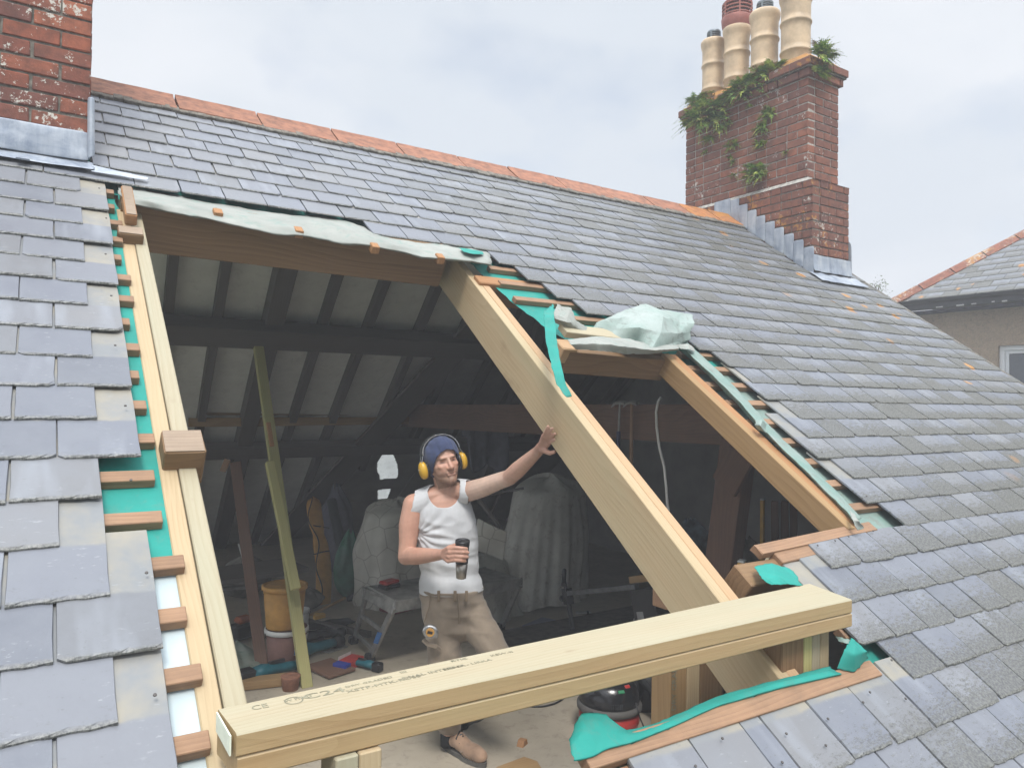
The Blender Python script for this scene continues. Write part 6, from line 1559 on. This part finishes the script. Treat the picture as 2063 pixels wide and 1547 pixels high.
# face modelling and skin tones per vertex
ca = me.color_attributes.new('col', 'FLOAT_COLOR', 'POINT')
def g(d2, s_): return math.exp(-d2/(2*s_*s_))
cols_ = []
def mixc(a, b, f): return tuple(x*(1-f)+y*f for x, y in zip(a, b))
base = (.56, .335, .25); pale = (.62, .44, .35); ruddy = (.49, .24, .165); hand = (.48, .27, .20)
eLv, eRv = V((.031, .078, .002)), V((-.031, .078, .002))
for v in me.vertices:
    p = v.co; q = p - HC; x, y, z = q.dot(HL), q.dot(HF), q.dot(HU)
    c = base
    if (p-HC).length < .15 and y > -.02:
        mv = 0.0
        for e_ in (eLv, eRv):
            dx, dz = x-e_.x, z-e_.z
            if y > .03: mv -= .011*math.exp(-(dx*dx/(2*.016**2) + dz*dz/(2*.009**2)))
        if y > .03:
            mv -= .004*math.exp(-(x*x/(2*.022**2) + (z+.0605)**2/(2*.0022**2)))
            mv -= .003*math.exp(-(x*x/(2*.02**2) + (z+.079)**2/(2*.006**2)))
            mv += .0022*math.exp(-(x*x/(2*.004**2) + (z-.020)**2/(2*.008**2)))*0
        v.co = p + HF*mv
        c = mixc(c, ruddy, .55*math.exp(-((abs(x)-.04)**2/(2*.018**2) + (z+.02)**2/(2*.018**2))))
        c = mixc(c, ruddy, .6*math.exp(-(x*x/(2*.012**2) + (z+.02)**2/(2*.014**2))))
        if y > .02:
            for e_ in (eLv, eRv):
                dx, dz = x-e_.x, z-(e_.z-.002)
                c = mixc(c, (.10, .06, .05), .95*math.exp(-(dx*dx/(2*.013**2) + dz*dz/(2*.0022**2))))
                c = mixc(c, (.20, .12, .07), .8*math.exp(-(dx*dx/(2*.016**2) + (z-.018-.1*abs(dx))**2/(2*.0035**2))))
            c = mixc(c, (.22, .10, .07), .6*math.exp(-(x*x/(2*.016**2) + (z+.0605)**2/(2*.0022**2))))
            c = mixc(c, (.45, .18, .14), .5*math.exp(-(x*x/(2*.015**2) + (z+.066)**2/(2*.005**2))))
        # beard on the jaw and upper lip
        bd = 0
        if z < -.045: bd = min(1, (-.045-z)/.022)
        mou = math.exp(-(x*x/(2*.02**2) + (z+.046)**2/(2*.004**2)))
        lip = math.exp(-(x*x/(2*.016**2) + (z+.062)**2/(2*.008**2)))
        side = min(1, max(0, (abs(x)-.045)/.02))*(1 if z < .0 else 0)*.5
        bd = max(bd*(1-lip*.9), mou*.75, side if z < -.02 else 0)
        if z < -.135 or y < -.02: bd *= .2
        c = mixc(c, (.19, .115, .075), .82*bd*(.85 + .25*noise.noise(p*260)))
    else:
        d = (p-EL).dot((WL-EL).normalized())
        la = (p-SL_).dot((EL-SL_).normalized()); off_ = (p - (SL_ + (EL-SL_).normalized()*max(0, la))).length
        if (p-CH).dot(VR) > .10 and p.z > CH.z:
            s1 = max(0, min(1, (la+.03)/.12)); s2 = max(0, min(1, (d+.03)/.06))
            c = mixc(mixc(base, pale, s1), base, s2)
            if (p-PL).length < .14: c = mixc(hand, c, min(1, max(0, ((p-PL).length-.07)/.07)))
        elif (p - SR).dot(VR) < .04 or (p-WR).length < .25 and (p-CH).dot(TF) > .12:
            c = mixc(base, ruddy, .45 + .3*noise.noise(p*9))
            if (p-PR).length < .1: c = mixc(c, hand, .5)
        elif p.z > CH.z + .06: c = mixc(base, ruddy, .28)
    n_ = noise.noise(p*55)*.08 + noise.noise(p*14)*.07
    cols_ += [max(.02, k*(1+n_)) for k in c] + [1.0]
ca.data.foreach_set('color', cols_); me.update()
m, t, b = NM('skin', .52, .45)
at = N(t, 'ShaderNodeAttribute', attribute_name='col'); L(t, at.outputs['Color'], b.inputs['Base Color'])
b.inputs['Subsurface Weight'].default_value = .12; b.inputs['Subsurface Radius'].default_value = (.012, .005, .003); b.inputs['Subsurface Scale'].default_value = 1.0
vv = coords(t, seed=False); bump(t, b, tex(t, 'ShaderNodeTexNoise', vv, 160, 4, .6), .25, .002)
obj('body', me, m, man)
# eyebrows-free squint: small dark lashes are part of the skin tone
# ---- vest
def shell(mb, keep, voxel, name, mat, folds, smooth=5, th=.0035, parent=man):
    me = remesh(mb, voxel, smooth)
    bm = bmesh.new(); bm.from_mesh(me)
    for v in bm.verts: v.co += v.normal * folds(v.co)
    dead = [v for v in bm.verts if keep(v.co) < 0]
    bmesh.ops.delete(bm, geom=dead, context='VERTS')
    for _ in range(6):
        mv = []
        for v in bm.verts:
            be = [e for e in v.link_edges if e.is_boundary]
            if len(be) == 2: mv.append((v, (be[0].other_vert(v).co + be[1].other_vert(v).co)*.25 + v.co*.5))
        for v, c in mv: v.co = c
    # keep the largest shell only
    bm.to_mesh(me); bm.free()
    me.polygons.foreach_set('use_smooth', [True]*len(me.polygons)); me.update()
    o = obj(name, me, mat, parent); s_ = o.modifiers.new('s', 'SOLIDIFY'); s_.thickness = th; s_.offset = 1
    return o
vb = MB(); I_ = .009
def eg(c, a, b_, d, g_=I_): ell(vb, c, TL*(a+g_), TF*(b_+g_), TU*(d+g_))
trunk(vb, .010, .010, 0, 9)
eg(P3(872, 1046, 3.925), .07, .045, .06); eg(P3(922, 1042, 3.925), .07, .045, .06)
for (c_, r_) in ((SR, .054), (SL_, .052)): chain(vb, [(NB, .064), (c_.lerp(NB, .45) + V((0, 0, .012)), .050+I_), (c_, r_+I_)])
nk0, nk1 = P3(897, 935, 3.92), P3(893, 1000, 3.83)
def segd(p, a, b_):
    t_ = max(0, min(1, (p-a).dot(b_-a)/(b_-a).length_squared)); return (p - a.lerp(b_, t_)).length
def keep_v(p):
    px_, py_, d_ = pix(p)
    hem = -1 if p.z < P3(910, 1190 - .03*(px_-910), 3.95).z + .0 else 1
    nk = segd(p, P3(893, 900, 3.90), P3(894, 990, 3.86)) - .083
    a1 = (p - P3(812, 1012, 3.90)).length - .082 if py_ < 1100 else 1
    a1b = segd(p, P3(806, 1005, 3.90), P3(812, 1062, 3.90)) - .073
    a2 = segd(p, P3(968, 978, 3.88), P3(974, 1018, 3.88)) - .075
    return min(hem, nk, a1, a1b, a2)
AP = P3(842, 1075, 3.87)
def folds_v(p):
    q = p - AP; x, z = q.dot(VR), q.z
    ang = math.atan2(z, max(.01, x)); rr_ = q.length
    f = .0052*math.sin(ang*15 + 2*noise.noise(p*9))*math.exp(-rr_*5.5)*min(1, rr_/.03)
    f += .0055*(1-abs(noise.noise(V((p.x*7+p.z*6, p.y*7, p.z*20))))*2.4)*math.exp(-((p.z-CH.z+.10)/.14)**2)
    f += .0038*math.sin(p.z*70 + 3*noise.noise(p*7))*math.exp(-((p.z-WA.z+.0)/.10)**2)
    f += .012*max(0, min(1, (WA.z - .02 - p.z)/.08))
    return f
def knit(name, col, sc=900, rough=.9, bmp=.3, var=.08, stripes=None):
    m, t, b = NM(name, rough, .2)
    v = coords(t, 'World', seed=False); f = tex(t, 'ShaderNodeTexNoise', v, 9, 4, .6)
    c = ramp(t, f, [(.3, tuple(x*(1-var*1.5) for x in col)), (.7, tuple(min(1, x*(1+var)) for x in col))])
    c = mix(t, ramp(t, tex(t, 'ShaderNodeTexNoise', v, sc*.4, 3, .7), [(.35, .10), (.65, 0.0)]), c, tuple(x*.7 for x in col))
    L(t, c, b.inputs['Base Color']); bump(t, b, tex(t, 'ShaderNodeTexNoise', v, sc*.35, 3, .6), bmp, .002); b.inputs['Sheen Weight'].default_value = .2
    return m
shell(vb, keep_v, .0052, 'vest', knit('white vest cotton', (.56, .57, .585), 700), folds_v)
# ---- trousers
tb_ = MB()
trunk(tb_, .016, .018, 6)
ell(tb_, HI + V((0, 0, -.10)), TL*.15, TF*.105, TU*.10)
chain(tb_, [(HR_ + VR*-.01, .098), (HR_.lerp(KR_, .5), .088), (KR_, .076), (KR_.lerp(AR_, .5), .070), (AR_ + V((0, 0, .035)), .060)])
chain(tb_, [(HL_, .090), (HL_.lerp(KL_, .5), .078), (KL_, .070), (KL_.lerp(AL_, .5), .068), (AL_ + V((0, 0, .05)), .056)])
wz = P3(910, 1181, 3.95).z
def keep_t(p):
    return min(wz - p.z, p.z - (AR_.z + .02))
def folds_t(p):
    f = .006*(1-abs(noise.noise(V((p.x*6, p.y*6, p.z*14))))*2.5)
    f += .004*math.sin(p.z*60 + p.x*30 + 3*noise.noise(p*6))*(1 if (p-KL_).length < .3 else .4)
    return f
tro = knit('dusty tan work trousers', (.25, .20, .15), 500, .95, .4, .16)
trz = shell(tb_, keep_t, .0065, 'trousers', tro, folds_t)
def strip_on(pts, w, name, mat, th=.006, parent=man):
    mb = MB()
    for a_, b_ in zip(pts[:-1], pts[1:]): 
        M_ = frame((a_+b_)/2, b_-a_, z=-VIEW); mb.box((-(b_-a_).length/2-.002, -w/2, 0), ((b_-a_).length/2+.002, w/2, th), M_, c=.002)
    return mb.build(name, mat, parent)
dk_ = knit('darker seam', (.20, .15, .10), 500)
for x_ in (884, 917, 940): strip_on([P3(x_, 1190, 3.815), P3(x_, 1210, 3.812)], .016, 'belt_loop', dk_)
strip_on([P3(922, 1195, 3.82), P3(924, 1225, 3.815), P3(925, 1255, 3.835)], .006, 'fly_seam', dk_)
strip_on([P3(868, 1198, 3.84), P3(864, 1225, 3.83), P3(855, 1252, 3.845)], .005, 'pocket_seam', dk_)
# tape measure on the pocket
tm = P3(868, 1269, 3.79); t = thing('tape_measure', tm, 'chrome and orange tape measure clipped to the man\'s trouser pocket', 'tape measure')
Mt = frame(tm, VR*.97 + VU*-.2, z=-VIEW)
chrome = plain('chrome', (.5, .5, .5), .25, .6, metal=.8, var=.1)
MB().lathe([(.001, .0), (.030, .0), (.036, .006), (.036, .028), (.030, .034), (.001, .034)], 24, Mt, sx=1.1, sy=.92).build('case', chrome, t, smooth=False)
MB().lathe([(.001, .0345), (.022, .0345), (.021, .037), (.001, .037)], 20, Mt).build('face', MAT['orange'], t)
MB().box((-.013, -.007, .0372), (.013, .007, .0385), Mt).build('print', MAT['black'], t)
MB().box((.028, -.026, .006), (.042, .002, .024), Mt, c=.003).build('hook', chrome, t)
strip_on([P3(853, 1288, 3.80), P3(862, 1297, 3.79), P3(880, 1302, 3.79), P3(886, 1308, 3.80)], .022, 'pocket_flap', tro)
# ---- boots
bm_ = knit('tan leather', (.33, .215, .145), 120, .75, .5, .3)
def boot(heel, toe, ank, nm_, lab=None):
    f_ = (toe-heel); f_.z = 0; L_ = f_.length; f_.normalize(); s_ = V((-f_.y, f_.x, 0)); u_ = V((0, 0, 1)); o_ = V((heel.x, heel.y, heel.z))
    B_ = lambda x, y, z: o_ + f_*x + s_*y + u_*z
    mb = MB()
    ell(mb, B_(.045, 0, .055), f_*.047, s_*.036, u_*.045); ell(mb, B_(L_*.72, 0, .050), f_*.10, s_*.049, u_*.042); ell(mb, B_(L_*.86, .0, .047), f_*.055, s_*.044, u_*.036)
    chain(mb, [(B_(.05, 0, .06), .042), (B_(.12, 0, .075), .044), (B_(.20, 0, .052), .040)])
    chain(mb, [(B_(.055, 0, .08), .043), (B_(.05, 0, .135), .045)])
    me = remesh(mb, .005, 4)
    root = obj(nm_, me, bm_, man)
    so_ = MB(); pr = []
    for k in range(28):
        a_ = 2*pi*k/28; x = math.cos(a_); y = math.sin(a_); wd = .038 + .016*max(0, x)**.5 * 1 if x > 0 else .038
        pr.append((L_*.5 + x*L_*.53, y*(wd if x > -.2 else .038)))
    Ms = frame(o_, f_, z=u_)
    so_.prism(pr, 0, .024, Ms); so_.build('sole', plain('grey rubber sole', (.13, .125, .115), .85, .2, var=.3), root)
    lc_ = MB()
    for k in range(4):
        x = .115 + .028*k; z = .118 - .016*k
        lc_.tube([B_(x, -.034, z-.010), B_(x+.004, 0, z+.010), B_(x, .034, z-.010)], .0055, 6)
        lc_.tube([B_(x, .034, z-.010), B_(x+.018, 0, z+.004), B_(x+.028, -.034, z-.024)], .005, 6)
    lc_.build('laces', MAT['black'], root)
    mbc = MB(); mbc.lathe([(.046, 0), (.050, .006), (.048, .02), (.043, .024)], 20, Matrix.Translation(B_(.05, 0, .135))); mbc.build('collar', dk_, root, smooth=True)
    mb = MB(); mb.grid(lambda u, v: B_(.045 + .06*math.sin(u*pi) , -.036+.072*u, .115 + .055*v + .012*math.sin(u*pi)), 8, 3); sub(mb.build('tongue', bm_, root, smooth=True), 0, .005)
    sm_ = MB().tube([B_(L_*.62 + .03*math.sin(pi*k/12), -.052+.104*k/12, .045 + .043*math.sin(pi*k/12)) for k in range(13)], .0022, 5); sm_.build('toe_seam', dk_, root)
    return root
h0, t0 = onZ(893, 1502), onZ(976, 1545)
boot(h0, t0, AR_, 'boot')
MB().tube([AR_ + V((0, 0, -.06)), AR_ + V((0, 0, .06))], .045, 16).build('sock', MAT['rubber'], man, smooth=True)
MB().tube([AL_ + V((0, 0, -.08)), AL_ + V((0, 0, .08))], .042, 16).build('sock', MAT['rubber'], man, smooth=True)
h1 = V((AL_.x, AL_.y, ZF)); boot(h1 + V((-.05, .01, .0)), h1 + V((.21, .09, .0)), AL_, 'boot')
# ---- beanie
bb = MB(); ell(bb, H(0, -.012, .040), HL*.090, HF*.108, HU*.092); ell(bb, H(0, -.03, .005), HL*.086, HF*.088, HU*.09)
def keep_b(p):
    q = p - HC; y, z, x = q.dot(HF), q.dot(HU), q.dot(HL)
    return z - (.052 + (y-.08)*1.05 - .25*abs(x)) if y > -.05 else z + .085
bc = MB()
bm2 = knit('navy knitted wool', (.055, .072, .145), 300, .95, .6, .25)
shell(bb, keep_b, .0045, 'beanie', bm2, lambda p: .0016*math.sin((p-HC).dot(HL)*220) + .002*noise.noise(p*30), th=.006)
# ---- ear defenders
ed = thing('ear_defenders', H(0, 0, .1), 'yellow ear defenders with a dark headband worn over the beanie', 'ear defenders')
for s_ in (-1, 1):
    c_ = H(.098*s_, -.004, -.020); Mx = frame(c_, HL*s_, z=HU)
    mb = MB(); pr = [(.0, .030), (.008, .036), (.020, .036), (.030, .030), (.036, .018), (.038, .001)]
    n = 24; vs = [Mx @ V((x, math.cos(2*pi*j/n)*r*.86, math.sin(2*pi*j/n)*r*1.28)) for x, r in pr for j in range(n)]
    mb.add(vs, [(i*n+j, i*n+(j+1) % n, (i+1)*n+(j+1) % n, (i+1)*n+j) for i in range(len(pr)-1) for j in range(n)] + [tuple(range(n))])
    mb.build('ear_cup', plain('yellow ear cup', (.62, .36, .03), .35, .5, var=.05, bmp=0), ed, smooth=True)
    mb = MB(); pr = [(-.014, .028), (-.006, .033), (.0, .032)]
    vs = [Mx @ V((x, math.cos(2*pi*j/n)*r*.86, math.sin(2*pi*j/n)*r*1.28)) for x, r in pr for j in range(n)]
    mb.add(vs, [(i*n+j, i*n+(j+1) % n, (i+1)*n+(j+1) % n, (i+1)*n+j) for i in range(len(pr)-1) for j in range(n)])
    mb.build('cushion', MAT['black'], ed, smooth=True)
    mb = MB()
    for dy in (-.012, .012): mb.tube([H(.103*s_, -.006+dy, .055), H(.118*s_, -.006+dy*1.4, .020), H(.137*s_, -.004, -.018)], .0022, 6)
    mb.build('wire_arm', chrome, ed)
arc = [H(math.sin(a_)*.103, -.006, .055 + math.cos(a_)*.088) for a_ in [-pi/2 + pi*k/24 for k in range(25)]]
mb = MB(); 
for i in range(24):
    a_, b_ = arc[i], arc[i+1]; o_ = ((a_+b_)/2 - H(0, -.006, .055)).normalized()
    mb.box((-(b_-a_).length/2-.001, -.017, -.002), ((b_-a_).length/2+.001, .017, .003), frame((a_+b_)/2, b_-a_, z=o_))
mb.build('headband', MAT['rubber'], ed)
mb = MB()
for dy in (-.019, .019): mb.tube([p_ + HF*dy for p_ in arc], .0028, 6)
for i in range(5, 21, 3): mb.tube([arc[i] + HF*-.019 + (arc[i]-H(0, -.006, .05)).normalized()*.004, arc[i] + HF*.019 + (arc[i]-H(0, -.006, .05)).normalized()*.004], .0016, 5)
mb.build('headband_wire', chrome, ed)
# ---- travel mug
mg = thing('travel_mug', MBt, 'black topped steel travel mug held in the man\'s hand', 'mug')
ax = (MT - MBt); Hh = ax.length; Mm = frame(MBt, ax, y=VIEW) @ Matrix(((0,0,1,0),(1,0,0,0),(0,1,0,0),(0,0,0,1)))
MB().lathe([(.020, 0), (.0245, .002), (.0295, Hh*.40)], 32, Mm).build('steel_base', plain('brushed steel', (.40, .37, .33), .32, .6, metal=.85, var=.05, bmp=.05), mg, smooth=True)
MB().lathe([(.0300, Hh*.40), (.0305, Hh*.42), (.0325, Hh*.80), (.031, Hh*.81)], 32, Mm).build('black_sleeve', MAT['black'], mg, smooth=True)
MB().lathe([(.031, Hh*.81), (.0335, Hh*.83), (.0355, Hh*.95), (.0345, Hh*.985), (.031, Hh*.985), (.030, Hh*.965), (.001, Hh*.965)], 32, Mm).build('lid', MAT['black'], mg, smooth=True)
MB().box((-.010, .008, Hh*.966), (.010, .022, Hh*.985), Mm, c=.002).build('lid_tab', MAT['rubber'], mg)
# ================================================================== HAZE VOLUME, ADDED TO LIFT THE DARK INTERIOR
hz_ = MB().box((-175, -175, -8.6), (175, 175, 6.5)).build('haze', None)
hm = bpy.data.materials.new('added haze'); hm.use_nodes = True; ht = hm.node_tree; ht.nodes.clear()
ho = ht.nodes.new('ShaderNodeOutputMaterial'); hv = ht.nodes.new('ShaderNodeVolumePrincipled')
hv.inputs['Color'].default_value = (.95, .96, 1, 1); hv.inputs['Density'].default_value = 0.013; hv.inputs['Anisotropy'].default_value = 0.0
ht.links.new(hv.outputs[0], ho.inputs['Volume']); hz_.data.materials.append(hm); tag(hz_, kind='stuff')
